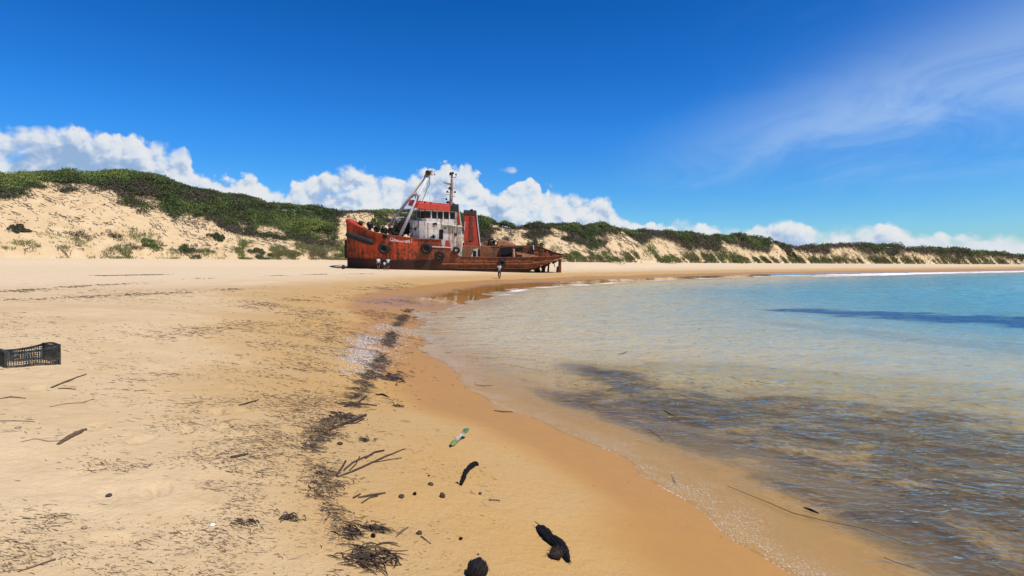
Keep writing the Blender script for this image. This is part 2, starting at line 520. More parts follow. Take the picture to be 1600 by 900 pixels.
def sand_material():
    m, b, out = material('beach_sand')
    pos = b.n('ShaderNodeNewGeometry').outputs['Position']
    wet, film, weed, veg, damp = (b.attr(k) for k in ('wet', 'film', 'weed', 'veg', 'damp'))
    n1 = b.noise(pos, 0.55, 5, 0.6)
    n2 = b.noise(pos, 5.0, 5, 0.65)
    n3 = b.noise(pos, 60.0, 3, 0.7)
    n4 = b.noise(pos, 420.0, 2, 0.7)
    dry = b.mix(b.step(n1, 0.3, 0.7), (0.575, 0.425, 0.252), (0.500, 0.352, 0.186))
    dry = b.mix(b.step(n2, 0.42, 0.8, 0, 0.42), dry, (0.40, 0.275, 0.15))
    dry = b.mix(b.step(n3, 0.55, 0.85, 0, 0.35), dry, (0.30, 0.21, 0.125))
    moist = b.mix(b.step(n1, 0.3, 0.7), (0.440, 0.262, 0.095), (0.430, 0.280, 0.125))
    wetc = b.mix(b.step(n2, 0.3, 0.8), (0.400, 0.196, 0.042), (0.365, 0.188, 0.046))
    dry = b.mix(b.m('MULTIPLY', b.attr('high'), 0.75), dry, b.mix(b.step(n2, 0.3, 0.7), (0.64, 0.505, 0.345), (0.56, 0.43, 0.28)))
    c = b.mix(damp, dry, moist)
    c = b.mix(wet, c, wetc)
    grain = b.lin(n4, 0.25, 0.75, 0.80, 1.16)
    c = b.mix(1.0, c, b.comb(grain, grain, grain), 'MULTIPLY')
    c = b.mix(b.m('MULTIPLY', b.attr('sub'), 0.85), c, b.mix(b.step(n2, 0.3, 0.7), b.mix(weed, (0.64, 0.50, 0.30), (0.54, 0.350, 0.125)), b.mix(weed, (0.52, 0.385, 0.205), (0.36, 0.215, 0.065))))
    # weed lying on the sea bed, streaked along the shore
    rot = b.n('ShaderNodeMapping', {'Vector': pos, 'Rotation': (0, 0, R(40)), 'Scale': (0.70, 1.15, 1.0)}).outputs[0]
    s1 = b.noise(rot, 1.1, 6, 0.62, 0.9)
    s2 = b.noise(rot, 4.2, 6, 0.70, 1.2)
    s3 = b.noise(rot, 11.0, 4, 0.70, 0.8)
    sv = b.m('ADD', b.m('MULTIPLY', s1, 0.42), b.m('ADD', b.m('MULTIPLY', s2, 0.30), b.m('MULTIPLY', s3, 0.28)))
    wm = b.step(b.m('ADD', sv, b.m('MULTIPLY', weed, 0.32)), 0.715, 0.825)
    wm = b.m('MULTIPLY', wm, b.step(weed, 0.02, 0.15))
    wcol = b.mix(b.step(s2, 0.35, 0.65), (0.010, 0.007, 0.005), (0.090, 0.050, 0.018))
    wcol = b.mix(b.step(weed, 0.98, 1.1), wcol, (0.016, 0.018, 0.022))
    mott = b.lin(b.m('ADD', b.m('MULTIPLY', s3, 0.6), b.m('MULTIPLY', s2, 0.4)), 0.34, 0.64, 0.50, 1.30)  # bed mottled by colour, standing in for distortion through surface ripples
    c = b.mix(b.step(weed, 0.0, 0.4, 0.0, 0.9), c, b.mix(1.0, c, b.comb(mott, mott, b.m('MULTIPLY', mott, 0.9)), 'MULTIPLY'))
    c = b.mix(b.m('MULTIPLY', wm, 0.93), c, wcol)
    litter = b.mix(n2, (0.050, 0.040, 0.026), (0.115, 0.085, 0.055))
    c = b.mix(veg, c, litter)
    n5 = b.noise(pos, 15.0, 4, 0.6, 0.3)
    bh = b.m('ADD', b.m('MULTIPLY', n2, 0.026), b.m('ADD', b.m('MULTIPLY', n5, 0.016), b.m('MULTIPLY', n3, 0.0045)))
    amp = b.m('SUBTRACT', 1.0, b.m('MAXIMUM', b.m('MULTIPLY', wet, 0.82), film))
    bump = b.n('ShaderNodeBump', {'Height': bh, 'Distance': 1.0, 'Strength': b.m('MULTIPLY', amp, 0.9)})
    rough = b.m('SUBTRACT', 0.95, b.m('MULTIPLY', wet, 0.45))
    rough = b.m('SUBTRACT', rough, b.m('MULTIPLY', film, 0.46), clamp=True)
    p = surf(b, out, Base_Color=c, Roughness=rough, Normal=bump.outputs[0])
    b.put(p.inputs['Specular IOR Level'], b.m('ADD', 0.12, b.m('ADD', b.m('MULTIPLY', wet, 0.22), b.m('MULTIPLY', film, 0.4))))
    return m


def polar_grid(angles, radii):
    na, nr = len(angles), len(radii)
    A, RR = np.meshgrid(angles, radii, indexing='ij')
    X, Y = RR * np.sin(A), RR * np.cos(A)
    i = np.arange(na)[:, None]; j = np.arange(nr - 1)[None, :]
    i2 = (i + 1) % na
    Fc = np.stack([i * nr + j, i2 * nr + j, i2 * nr + j + 1, i * nr + j + 1], -1).reshape(-1, 4)
    return X.ravel(), Y.ravel(), Fc


def weed_patch_far(X, Y):
    """the dark weed meadow farther out in the bay"""
    hw = 2.1 + 0.30 * np.clip(X - 14, 0, 8)
    q = np.abs(Y - 27.2 + (X - 14.3) * 0.74) / hw + np.clip((14.6 - X) / 2.5, 0, 9) + np.clip((X - 30) / 6, 0, 9)
    return 1 - sst(q + (fbm(X / 1.6, Y / 0.8, 171, 4) - 0.5) * 1.7, 0.45, 1.2)


def build_ground():
    fr = np.linspace(R(-50), R(50), 760)
    ang = np.concatenate([fr, np.linspace(R(50), R(310), 90)[1:-1]])
    rad = np.concatenate([[0.02, 0.3, 0.6, 0.9], np.geomspace(1.2, 130, 540), np.geomspace(132, 700, 130), np.geomspace(740, 12000, 24)])
    X, Y, Fc = polar_grid(ang, rad)
    z, d, s, veg = ground(X, Y, full=True)
    rr = np.hypot(X, Y)
    az = np.arctan2(X, Y)
    edge = (fbm(X / 1.3, Y / 1.3, 5, 4) - 0.5)
    # the sand darkens over the strip the last waves reached
    reach = 1.55 + sst(rr, 2, 14) * 0.7 + sst(rr, 20, 40) * 5.0
    wet = 1 - sst(d + edge * 0.9, reach - 0.7, reach + 0.35)
    damp = 1 - sst(d + edge * 2.4, reach + 1.0, reach + 3.6 + 6 * sst(rr, 10, 40))
    wet = wet * (1 - 0.72 * sst(-d, 0.8, 3.5))
    damp = damp * (1 - 0.8 * sst(-d, 0.8, 3.5))
    film = (1 - sst(d + edge * 1.2, 2.2, 5.0)) * sst(rr, 25, 33) * (1 - sst(rr, 110, 190) * 0.6)
    film = np.maximum(film, (1 - sst(d, 0.02, 0.22)) * 0.22)
    near_w = sst(-d, 0.40, 1.2) * (1 - sst(-d, 6.0, 10.5)) * sst(Y + X * 0.15, 1.0, 3.5) * (1 - sst(Y, 9.5, 15.0))
    mid_w = sst(-d, 1.5, 3.0) * (1 - sst(np.hypot((X - 1.4) / 2.6, (Y - 12.2) / 2.3) + edge * 0.8, 0.45, 1.3)) * 1.05
    weed = np.clip(np.maximum(near_w, mid_w), 0, 1.6)
    V = np.stack([X, Y, z], 1)
    o = np_mesh('beach', V, Fc, sand_material(), None, True, dict(sub=sst(-d, 0.5, 2.5), high=sst(d + edge * 5, 9, 26) * (1 - sst(s, -0.05, 0.02)), wet=wet, film=film, weed=weed, veg=veg, damp=damp))
    tag(o, 'pale sand beach running up to the dunes', None, None, 'structure')
    return o


build_ground()

# ------------------------------------------------------------------ the sea
LEVEL = 0.075


def water_material():
    m, b, out = material('sea_water')
    pos = b.n('ShaderNodeNewGeometry').outputs['Position']
    dep = b.m('MAXIMUM', b.attr('depth'), 0.0)
    shore = b.attr('shore')
    far = b.attr('far')
    # ripples: the longer waves take over where the small ones are too fine to see
    rd = b.attr('range')
    rot = b.n('ShaderNodeMapping', {'Vector': pos, 'Rotation': (0, 0, R(30)), 'Scale': (0.60, 1.15, 1.0)}).outputs[0]
    swl = b.n('ShaderNodeMapping', {'Vector': pos, 'Rotation': (0, 0, R(-6)), 'Scale': (0.40, 1.0, 1.0)}).outputs[0]
    w3 = b.m('MULTIPLY', b.noise(rot, 17.0, 2.0, 0.5, 0.8), b.step(rd, 10.0, 4.0, 0.0, 0.0125))
    w2 = b.m('MULTIPLY', b.noise(rot, 6.5, 2.0, 0.5, 1.0), b.step(rd, 20.0, 6.0, 0.006, 0.036))
    w1 = b.m('MULTIPLY', b.noise(rot, 2.4, 2.0, 0.5, 0.9), b.step(rd, 6.0, 14.0, 0.055, 0.11))
    w0 = b.m('MULTIPLY', b.noise(swl, 0.85, 2.5, 0.5, 0.6), b.step(rd, 9.0, 22.0, 0.0, 0.33))
    wf = b.m('MULTIPLY', b.noise(swl, 0.30, 2.5, 0.55, 0.5), b.step(rd, 22.0, 60.0, 0.0, 1.1))
    h = b.m('ADD', b.m('ADD', w3, w2), b.m('ADD', w1, b.m('ADD', w0, wf)))
    calm = b.step(dep, 0.0, 0.14, 0.25, 1.0)
    bump = b.n('ShaderNodeBump', {'Height': h, 'Distance': 1.0, 'Strength': b.m('MULTIPLY', calm, 0.85)}).outputs[0]
    bump2 = b.n('ShaderNodeBump', {'Height': h, 'Distance': 1.5, 'Strength': calm}).outputs[0]
    # colour of the water column by depth
    ex = lambda k: b.m('POWER', 2.718, b.m('MULTIPLY', dep, -k))
    tint = b.comb(ex(0.34), ex(0.10), ex(0.10))
    trans = b.n('ShaderNodeBsdfTransparent', {'Color': tint})
    refr = b.n('ShaderNodeBsdfRefraction', {'Color': tint, 'Roughness': 0.0, 'IOR': 1.33, 'Normal': bump})
    clear = b.n('ShaderNodeMixShader', {0: 0.20, 1: trans.outputs[0], 2: refr.outputs[0]})
    body = b.n('ShaderNodeBsdfDiffuse', {'Color': b.mix(b.step(dep, 0.15, 1.10), b.mix(b.step(rd, 8.0, 18.0), (0.50, 0.355, 0.150), (0.60, 0.52, 0.36)), (0.090, 0.350, 0.550)), 'Normal': bump})
    pat = b.attr('patch')
    b.put(body.inputs['Color'], b.mix(b.m('MULTIPLY', pat, 0.92), b.mix(b.step(dep, 0.15, 1.10), b.mix(b.step(rd, 8.0, 18.0), (0.50, 0.355, 0.150), (0.60, 0.52, 0.36)), (0.090, 0.350, 0.550)), (0.012, 0.062, 0.190)))
    murk_sheen = b.m('SUBTRACT', 1.0, ex(0.46))
    # thin wash paled with colour, standing in for reflected clouds and foam
    murk_sheen = b.m('MAXIMUM', b.m('MULTIPLY', murk_sheen, 0.97), b.m('MULTIPLY', b.step(rd, 10.0, 18.0, 0.27, 0.42), b.m('MULTIPLY', b.step(dep, 0.0, 0.012), b.step(b.m('MULTIPLY', dep, b.step(rd, 10.0, 16.0, 1.0, 0.0)), 0.12, 0.05))))
    vol = b.n('ShaderNodeMixShader', {0: b.m('MAXIMUM', murk_sheen, b.m('MULTIPLY', pat, 0.82)), 1: clear.outputs[0], 2: body.outputs[0]})
    gl = b.n('ShaderNodeBsdfGlossy', {'Color': (1.0, 0.94, 0.84), 'Roughness': 0.035, 'Normal': bump})
    fr = b.n('ShaderNodeFresnel', {'IOR': 1.33, 'Normal': bump2}).outputs[0]
    fr = b.m('MULTIPLY', fr, b.step(dep, 0.0, 0.09, b.step(rd, 8.0, 17.0, 0.22, 0.95), 1.0))
    wat = b.n('ShaderNodeMixShader', {0: b.m('MULTIPLY', b.m('MULTIPLY', fr, b.m('SUBTRACT', 1.0, b.m('MULTIPLY', pat, 0.55))), b.lin(far, 0.0, 0.6, 0.72, 0.60), clamp=True), 1: vol.outputs[0], 2: gl.outputs[0]})
    # foam: thin fizz with painted glitter at the near edge, broken white lines on the far shore
    # fine bubbles plus glitter and a bright lip line, all put in as white
    fz = b.noise(pos, 46.0, 3, 0.75)
    fz2 = b.noise(pos, 3.2, 4, 0.65)
    rim = b.m('MULTIPLY', b.step(fz, 0.52, 0.64), b.step(fz2, 0.34, 0.58))
    lipd = b.attr('lipd')
    near_f = b.m('MULTIPLY', b.m('MULTIPLY', rim, b.m('MULTIPLY', b.step(lipd, 0.0, 0.06), b.step(lipd, 0.80, 0.12))), 0.36)
    lip = b.step(lipd, 0.030, 0.016)
    near_f = b.m('MAXIMUM', near_f, b.m('MULTIPLY', b.m('MULTIPLY', b.m('MULTIPLY', lip, b.step(fz2, 0.46, 0.60)), b.step(fz, 0.40, 0.55)), 0.36))
    brk = b.n('ShaderNodeMapping', {'Vector': pos, 'Rotation': (0, 0, R(-33)), 'Scale': (0.16, 1.0, 1.0)}).outputs[0]
    bn = b.noise(brk, 0.42, 6, 0.7, 0.3)
    brkm = b.attr('surf')
    far_f = b.m('MULTIPLY', b.step(b.m('ADD', bn, b.m('MULTIPLY', brkm, 0.28)), 0.63, 0.76), b.step(brkm, 0.02, 0.3))
    foam = b.m('MAXIMUM', near_f, far_f, clamp=True)
    fo = b.n('ShaderNodeBsdfDiffuse', {'Color': (0.78, 0.80, 0.80)})
    fin = b.n('ShaderNodeMixShader', {0: foam, 1: wat.outputs[0], 2: fo.outputs[0]})
    b.t.links.new(fin.outputs[0], out.inputs[0])
    return m


def build_sea():
    fr = np.linspace(R(-12), R(52), 760)
    ang = np.concatenate([fr, np.linspace(R(52), R(348), 80)[1:-1]])
    rad = np.concatenate([np.geomspace(1.5, 60, 560), np.geomspace(61, 500, 150), np.geomspace(540, 20000, 30)])
    X, Y, Fc = polar_grid(ang, rad)
    zg = ground(X, Y, fine=True)
    d = shore_dist(X, Y)
    rr = np.hypot(X, Y)
    dep0 = LEVEL - zg
    c, s_ = math.cos(R(40)), math.sin(R(40))
    U, W = X * c - Y * s_, X * s_ + Y * c
    wave = (fbm(U * 0.9, W * 2.4, 91, 5, 0.55) - 0.5) * 0.115 + (fbm(U * 0.28, W * 0.8, 95, 3) - 0.5) * 0.06
    z = LEVEL + wave * sst(dep0, -0.02, 0.25)
    # long low swells reaching the edge
    # the last wash: a thin sheet with a rounded lip running a little way up the sand
    along_ = fbm(X / 1.9, Y / 1.9, 97, 3)
    de = 0.16 + (along_ - 0.5) * 1.5 * sst(Y, 1.5, 6) * (1 + sst(Y, 12, 30))
    sheet = zg + 0.016 * np.sqrt(np.clip((de - d) / 0.16, 0, 1))
    z = np.where(d < de, np.maximum(z * sst(-d, -0.15, 0.35) + sheet * (1 - sst(-d, -0.15, 0.35)), sheet), zg - 0.03)
    keep = d < de + 0.10 + 0.02 * rr
    fk = keep[Fc].all(1)
    Fc = Fc[fk]
    used = np.unique(Fc)
    remap = np.full(len(X), -1); remap[used] = np.arange(len(used))
    depth = z - zg
    surfm = np.exp(-((d + 3.0) / 3.0) ** 2) * sst(X, 26, 80) + np.exp(-((d + 8.0) / 2.4) ** 2) * 0.75 * sst(X, 38, 70)
    surfm = surfm + 0.55 * np.exp(-((d + 0.8) / 0.8) ** 2) * sst(Y, 32, 50)
    V = np.stack([X, Y, z], 1)[used]
    o = np_mesh('sea', V, remap[Fc], water_material(), None, True, dict(depth=depth[used], shore=d[used], far=sst(rr, 12, 60)[used], range=rr[used], surf=np.clip(surfm, 0, 1.2)[used], lipd=(de - d)[used], patch=weed_patch_far(X, Y)[used]))
    tag(o, 'shallow clear sea lapping into the bay', None, None, 'structure')


build_sea()

# ------------------------------------------------------------------ mesh builder for modelled things
class MB:
    def __init__(s):
        s.v, s.f = [], []

    def add(s, vs, fs):
        o = len(s.v)
        s.v += [tuple(v) for v in vs]
        s.f += [tuple(i + o for i in f) for f in fs]
        return s

    def box(s, c, size, rot=None):
        x, y, z = [k / 2 for k in size]
        vs = [Vector((a * x, b_ * y, d * z)) for a in (-1, 1) for b_ in (-1, 1) for d in (-1, 1)]
        if rot is not None: vs = [rot @ v for v in vs]
        c = Vector(c)
        return s.add([v + c for v in vs], [(0, 1, 3, 2), (4, 6, 7, 5), (0, 4, 5, 1), (2, 3, 7, 6), (0, 2, 6, 4), (1, 5, 7, 3)])

    def hexa(s, p):
        """8 corners: bottom ring 0-3, top ring 4-7"""
        return s.add(p, [(3, 2, 1, 0), (4, 5, 6, 7), (0, 1, 5, 4), (1, 2, 6, 5), (2, 3, 7, 6), (3, 0, 4, 7)])

    def prism(s, poly, vec):
        n = len(poly); vec = Vector(vec)
        a = [Vector(p) for p in poly]
        return s.add(a + [p + vec for p in a], [tuple(range(n - 1, -1, -1)), tuple(range(n, 2 * n))] + [(i, (i + 1) % n, n + (i + 1) % n, n + i) for i in range(n)])

    def tube(s, pts, rad, n=8, squash=1.0, up=None, ridge=0.0, rough=0.0, seed=1):
        pts = [Vector(p) for p in pts]
        if not hasattr(rad, '__len__'): rad = [rad] * len(pts)
        vs, fs = [], []
        rg = random.Random(seed)
        rdg = [1 + ridge * rg.uniform(-1, 1) for _ in range(n)]
        for i, p in enumerate(pts):
            t = (pts[min(i + 1, len(pts) - 1)] - pts[max(i - 1, 0)]).normalized()
            ref = Vector(up) if up else (Vector((0, 0, 1)) if abs(t.z) < 0.9 else Vector((1, 0, 0)))
            a = t.cross(ref).normalized(); b_ = a.cross(t)
            for k in range(n):
                an = 2 * PI * k / n
                q = rad[i] * rdg[k] * (1 + rough * rg.uniform(-1, 1))
                vs.append(p + a * math.cos(an) * q + b_ * math.sin(an) * q * squash)
        for i in range(len(pts) - 1):
            for k in range(n):
                fs.append((i * n + k, i * n + (k + 1) % n, (i + 1) * n + (k + 1) % n, (i + 1) * n + k))
        fs.append(tuple(range(n - 1, -1, -1)))
        fs.append(tuple(range((len(pts) - 1) * n, len(pts) * n)))
        return s.add(vs, fs)

    def torus(s, c, axis, R1, r2, n=20, k=8, squash=1.0):
        axis = Vector(axis).normalized()
        a = axis.orthogonal().normalized(); b_ = axis.cross(a)
        vs, fs = [], []
        for i in range(n):
            t = 2 * PI * i / n
            dr = a * math.cos(t) + b_ * math.sin(t)
            for j in range(k):
                u = 2 * PI * j / k
                vs.append(Vector(c) + dr * (R1 + r2 * math.cos(u)) + axis * r2 * squash * math.sin(u))
        for i in range(n):
            for j in range(k):
                fs.append((i * k + j, ((i + 1) % n) * k + j, ((i + 1) % n) * k + (j + 1) % k, i * k + (j + 1) % k))
        return s.add(vs, fs)

    def blob(s, c, rad, n=14, m=9, jit=0.0, rot=None, seed=1):
        rx, ry, rz = rad
        rg = random.Random(seed)
        vs = [Vector((0, 0, -rz))]
        for j in range(1, m):
            ph = -PI / 2 + PI * j / m
            for i in range(n):
                th = 2 * PI * i / n
                q = 1 + jit * (rg.random() - 0.5)
                vs.append(Vector((rx * math.cos(ph) * math.cos(th) * q, ry * math.cos(ph) * math.sin(th) * q, rz * math.sin(ph) * q)))
        vs.append(Vector((0, 0, rz)))
        fs = [(0, 1 + (i + 1) % n, 1 + i) for i in range(n)]
        for j in range(m - 2):
            for i in range(n):
                a = 1 + j * n
                fs.append((a + i, a + (i + 1) % n, a + n + (i + 1) % n, a + n + i))
        a = 1 + (m - 2) * n
        fs += [(a + i, a + (i + 1) % n, len(vs) - 1) for i in range(n)]
        if rot is not None: vs = [rot @ v for v in vs]
        return s.add([v + Vector(c) for v in vs], fs)

    def build(s, name, mat, parent=None, smooth=False):
        me = bpy.data.meshes.new(name)
        me.from_pydata(s.v, [], s.f)
        if mat: me.materials.append(mat)
        if smooth:
            me.polygons.foreach_set('use_smooth', [True] * len(me.polygons))
        me.update()
        o = bpy.data.objects.new(name, me)
        COL.objects.link(o)
        if parent: o.parent = parent
        return o


# ------------------------------------------------------------------ scrub on the dunes
def leaf_material(name, bright=1.0):
    m, b, out = material(name)
    tone = b.attr('tone')           # 0 dead grey .. 1 fresh green
    isl = b.n('ShaderNodeNewGeometry').outputs['Random Per Island']
    g = b.ramp(tone, [(0.0, (0.072, 0.056, 0.043)), (0.22, (0.070, 0.062, 0.040)), (0.42, (0.042, 0.055, 0.022)), (0.68, (0.076, 0.096, 0.032)), (1.0, (0.140, 0.160, 0.046))])
    k = b.m('MULTIPLY', b.lin(isl, 0.0, 1.0, 0.85, 2.3), bright)
    c = b.mix(1.0, g, b.comb(k, k, k), 'MULTIPLY')
    p = b.n('ShaderNodeBsdfPrincipled', {'Base Color': c, 'Roughness': 0.6})
    p.inputs['Specular IOR Level'].default_value = 0.25
    t = b.n('ShaderNodeBsdfTranslucent', {'Color': b.mix(1.0, c, (1.5, 1.6, 1.0), 'MULTIPLY')})
    x = b.n('ShaderNodeMixShader', {0: 0.34, 1: p.outputs[0], 2: t.outputs[0]})
    b.t.links.new(x.outputs[0], out.inputs[0])
    return m


LEAF = leaf_material('scrub_leaf')


def leaves(C, Nrm, size, tone, rng):
    """one four-cornered leaf per centre; returns vertices, faces, tone per vertex"""
    n = len(C)
    rv = rng.normal(size=(n, 3))
    a = np.cross(Nrm, rv); a /= np.linalg.norm(a, axis=1)[:, None] + 1e-9
    b_ = np.cross(Nrm, a); b_ /= np.linalg.norm(b_, axis=1)[:, None] + 1e-9
    sz = np.asarray(size)[:, None]
    el = rng.uniform(0.45, 0.8, n)[:, None]
    bend = Nrm * sz * 0.25
    V = np.stack([C - a * sz - bend, C - b_ * sz * el, C + a * sz - bend, C + b_ * sz * el], 1).reshape(-1, 3)
    Fc = np.arange(4 * n).reshape(-1, 4)
    return V, Fc, np.repeat(tone, 4)


def dome_leaves(cx, cy, cz, rad, hgt, per, lsize, tone, rng, zlow=-0.1):
    n = len(cx)
    i = np.repeat(np.arange(n), per)
    dirs = rng.normal(size=(len(i), 3))
    dirs /= np.linalg.norm(dirs, axis=1)[:, None]
    dirs[:, 2] = np.abs(dirs[:, 2]) + zlow
    rr = rng.uniform(0.72, 1.06, len(i))
    C = np.stack([cx[i] + dirs[:, 0] * rad[i] * rr, cy[i] + dirs[:, 1] * rad[i] * rr, cz[i] + dirs[:, 2] * hgt[i] * rr], 1)
    N = dirs * 0.8 + rng.normal(size=dirs.shape) * 0.42
    N /= np.linalg.norm(N, axis=1)[:, None]
    t = np.clip(tone[i] + rng.normal(size=len(i)) * 0.05, 0, 1)
    return leaves(C, N, lsize[i] * rng.uniform(0.7, 1.35, len(i)), t, rng)


def polar_xy(az, s):
    rb, zb, run, zcr = dune_at(az)
    r = rb + s * run
    return r * np.sin(az), r * np.cos(az), r


def build_scrub():
    rng = np.random.default_rng(5)
    N = 46000
    az = rng.uniform(R(-47), R(46), N)
    s = rng.uniform(0.04, 1.30, N)
    X, Y, r = polar_xy(az, s)
    z, d, s2, veg = ground(X, Y, full=True)
    px, py = proj(X, Y, z)
    rb, zb, run, zcr = dune_at(az)
    vis = (zcr - zb) * F / (rb + run)             # height of the dune in pixels
    keep = (veg > 0.5) & (rng.uniform(0, 1, N) < np.clip(vis / 120, 0.17, 1.0) * np.where(s > 1.12, 0.35, 1))
    # bare gaps
    gap = fbm(X / 3.4, Y / 3.4, 101, 3)
    vpy_ = np.interp(az, _vaz, _vpy)
    keep &= gap > 0.27
    X, Y, z, r, s, az, px, py = [q[keep] for q in (X, Y, z, r, s, az, px, py)]
    big = fbm(X / 7, Y / 7, 111, 3)
    mid = fbm(X / 2.5, Y / 2.5, 121, 2)
    vpy = np.interp(az, _vaz, _vpy)
    above = (vpy - py) * r / F                      # metres (seen) above the lower edge of the scrub
    sc = np.clip(r / 95.0, 0.75, 4.0) ** 0.85
    rad = rng.uniform(0.45, 1.0, len(X)) * sc
    mound = np.clip((big - 0.36) * 3.6, 0, 1.5) * sst(above, 0.6, 3.0) * np.clip(sc, 0.8, 1.5) * (1 - 0.6 * sst(s, 0.85, 1.1))
    hgt = rad * rng.uniform(0.6, 0.9, len(X))
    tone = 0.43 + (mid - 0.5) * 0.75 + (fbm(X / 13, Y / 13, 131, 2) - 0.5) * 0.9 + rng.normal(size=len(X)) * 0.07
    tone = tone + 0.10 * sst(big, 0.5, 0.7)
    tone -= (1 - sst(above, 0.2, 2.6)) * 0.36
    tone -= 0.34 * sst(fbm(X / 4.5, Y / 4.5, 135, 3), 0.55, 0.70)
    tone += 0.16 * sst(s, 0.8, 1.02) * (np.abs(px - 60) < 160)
    # fresh grass-green places seen in the photograph
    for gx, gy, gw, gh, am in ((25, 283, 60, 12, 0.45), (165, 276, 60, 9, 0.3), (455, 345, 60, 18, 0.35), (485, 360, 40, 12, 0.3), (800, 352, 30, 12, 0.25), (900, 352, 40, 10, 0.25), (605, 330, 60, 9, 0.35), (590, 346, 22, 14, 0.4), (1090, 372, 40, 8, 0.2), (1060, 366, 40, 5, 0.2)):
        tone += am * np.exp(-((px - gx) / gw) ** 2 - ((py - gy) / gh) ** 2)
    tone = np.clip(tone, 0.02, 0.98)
    per = np.full(len(X), 34)
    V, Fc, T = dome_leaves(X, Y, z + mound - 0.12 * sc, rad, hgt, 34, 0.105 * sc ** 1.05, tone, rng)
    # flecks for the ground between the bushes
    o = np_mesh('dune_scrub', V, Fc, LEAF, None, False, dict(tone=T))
    tag(o, 'dense low green scrub covering the dune tops', 'scrub', None, 'stuff')
    return X, Y, z


build_scrub()


def blades(X, Y, Z, h, w, lean, tone, rng):
    n = len(X)
    th = rng.uniform(0, 2 * PI, n)
    dx, dy = np.cos(th), np.sin(th)
    th2 = rng.uniform(0, 2 * PI, n)
    lx, ly = np.cos(th2) * lean * h, np.sin(th2) * lean * h
    B = np.stack([X, Y, Z], 1)
    W = np.stack([dx * w, dy * w, 0 * w], 1)
    M = B + np.stack([lx * 0.4, ly * 0.4, h * 0.65], 1)
    Tp = B + np.stack([lx, ly, h], 1)
    V = np.stack([B - W, B + W, M + W * 0.6, Tp], 1)
    V = V.reshape(-1, 3)
    return V, np.arange(4 * n).reshape(-1, 4), np.repeat(tone, 4)


def build_dune_grass():
    rng = np.random.default_rng(6)
    N = 60000
    az = rng.uniform(R(-45), R(43.5), N)
    s = np.abs(rng.normal(size=N)) * 0.16 - 0.02
    X, Y, r = polar_xy(az, s)
    z, d, s2, veg = ground(X, Y, full=True)
    px, py = proj(X, Y, z)
    cl = fbm(X / 2.2, Y / 2.2, 141, 3)
    dens = sst(cl, 0.50, 0.66) * (1 - sst(s, 0.10, 0.5))
    dens = np.where(px < 700, dens * np.clip(0.10 + 0.75 * sst(px, 180, 420), 0, 1), dens * 0.8)
    dens += 0.5 * sst(cl, 0.42, 0.6) * np.exp(-((s - 0.015) / 0.03) ** 2)
    dens = np.where(veg > 0.5, dens * 0.3, dens)
    keep = rng.uniform(0, 1, N) < dens
    X, Y, z, r, px = [q[keep] for q in (X, Y, z, r, px)]
    i = np.repeat(np.arange(len(X)), 7)
    sc = np.clip(r / 90, 0.7, 4.5)
    jx, jy = rng.normal(size=(2, len(i))) * 0.16 * sc[i]
    XX, YY = X[i] + jx, Y[i] + jy
    ZZ = ground(XX, YY) - 0.02
    h = rng.uniform(0.14, 0.42, len(i)) * sc[i] ** 0.75
    w = 0.028 * sc[i]
    tone = np.clip(0.50 + (fbm(XX / 4, YY / 4, 151, 2) - 0.5) * 0.9 + rng.normal(size=len(i)) * 0.15, 0, 1)
    V, Fc, T = blades(XX, YY, ZZ, h, w, 0.7, tone, rng)
    m, b, out = material('dune_grass_blade')
    c = b.ramp(b.attr('tone'), [(0.0, (0.20, 0.150, 0.080)), (0.45, (0.215, 0.195, 0.070)), (0.75, (0.155, 0.185, 0.045)), (1.0, (0.085, 0.125, 0.030))])
    surf(b, out, Base_Color=c, Roughness=0.7)
    o = np_mesh('dune_grass', V, Fc, m, None, False, dict(tone=T))
    tag(o, 'thin yellowish grass tufts along the dune foot', 'grass', None, 'stuff')


build_dune_grass()


def twig_mesh(C, heading, pitch, L, w, K, curl, rng, follow=None, lift=0.0, tone=None):
    """bent three-sided twigs, vectorised. follow: function(x, y)->z of the surface they lie on"""
    n = len(C)
    t = np.linspace(-0.5, 0.5, K)[None, :]
    hd = heading[:, None] + curl[:, None] * t * 2
    stepx, stepy = np.cos(hd) * (L[:, None] / (K - 1)), np.sin(hd) * (L[:, None] / (K - 1))
    PX = C[:, 0:1] + np.cumsum(stepx, 1) - stepx.sum(1, keepdims=True) / 2
    PY = C[:, 1:2] + np.cumsum(stepy, 1) - stepy.sum(1, keepdims=True) / 2
    if follow is not None:
        PZ = follow(PX.ravel(), PY.ravel()).reshape(PX.shape) + lift + np.abs(rng.normal(size=(n, K))) * (0.6 * w[:, None])
    else:
        PZ = C[:, 2:3] + np.sin(pitch)[:, None] * (t + 0.5) * L[:, None]
    taper = 0.35 + 0.65 * (1 - (2 * np.abs(t)) ** 2)
    ww = w[:, None] * taper
    nx, ny = -np.sin(hd), np.cos(hd)
    Lf = np.stack([PX + nx * ww, PY + ny * ww, PZ - 0.2 * ww], -1)
    Rt = np.stack([PX - nx * ww, PY - ny * ww, PZ - 0.2 * ww], -1)
    Tp = np.stack([PX, PY, PZ + 1.5 * ww], -1)
    V = np.stack([Lf, Tp, Rt], 2)                         # n,K,3,3
    base = (np.arange(n) * K * 3)[:, None, None]
    k = np.arange(K - 1)[None, :, None] * 3
    q = np.array([[0, 1, 4, 3], [1, 2, 5, 4], [2, 0, 3, 5]]).reshape(1, 1, 3, 4)
    Fc = (base[..., None] + k[..., None] + q).reshape(-1, 4)
    T = None if tone is None else np.repeat(tone, K * 3)
    return V.reshape(-1, 3), Fc, T


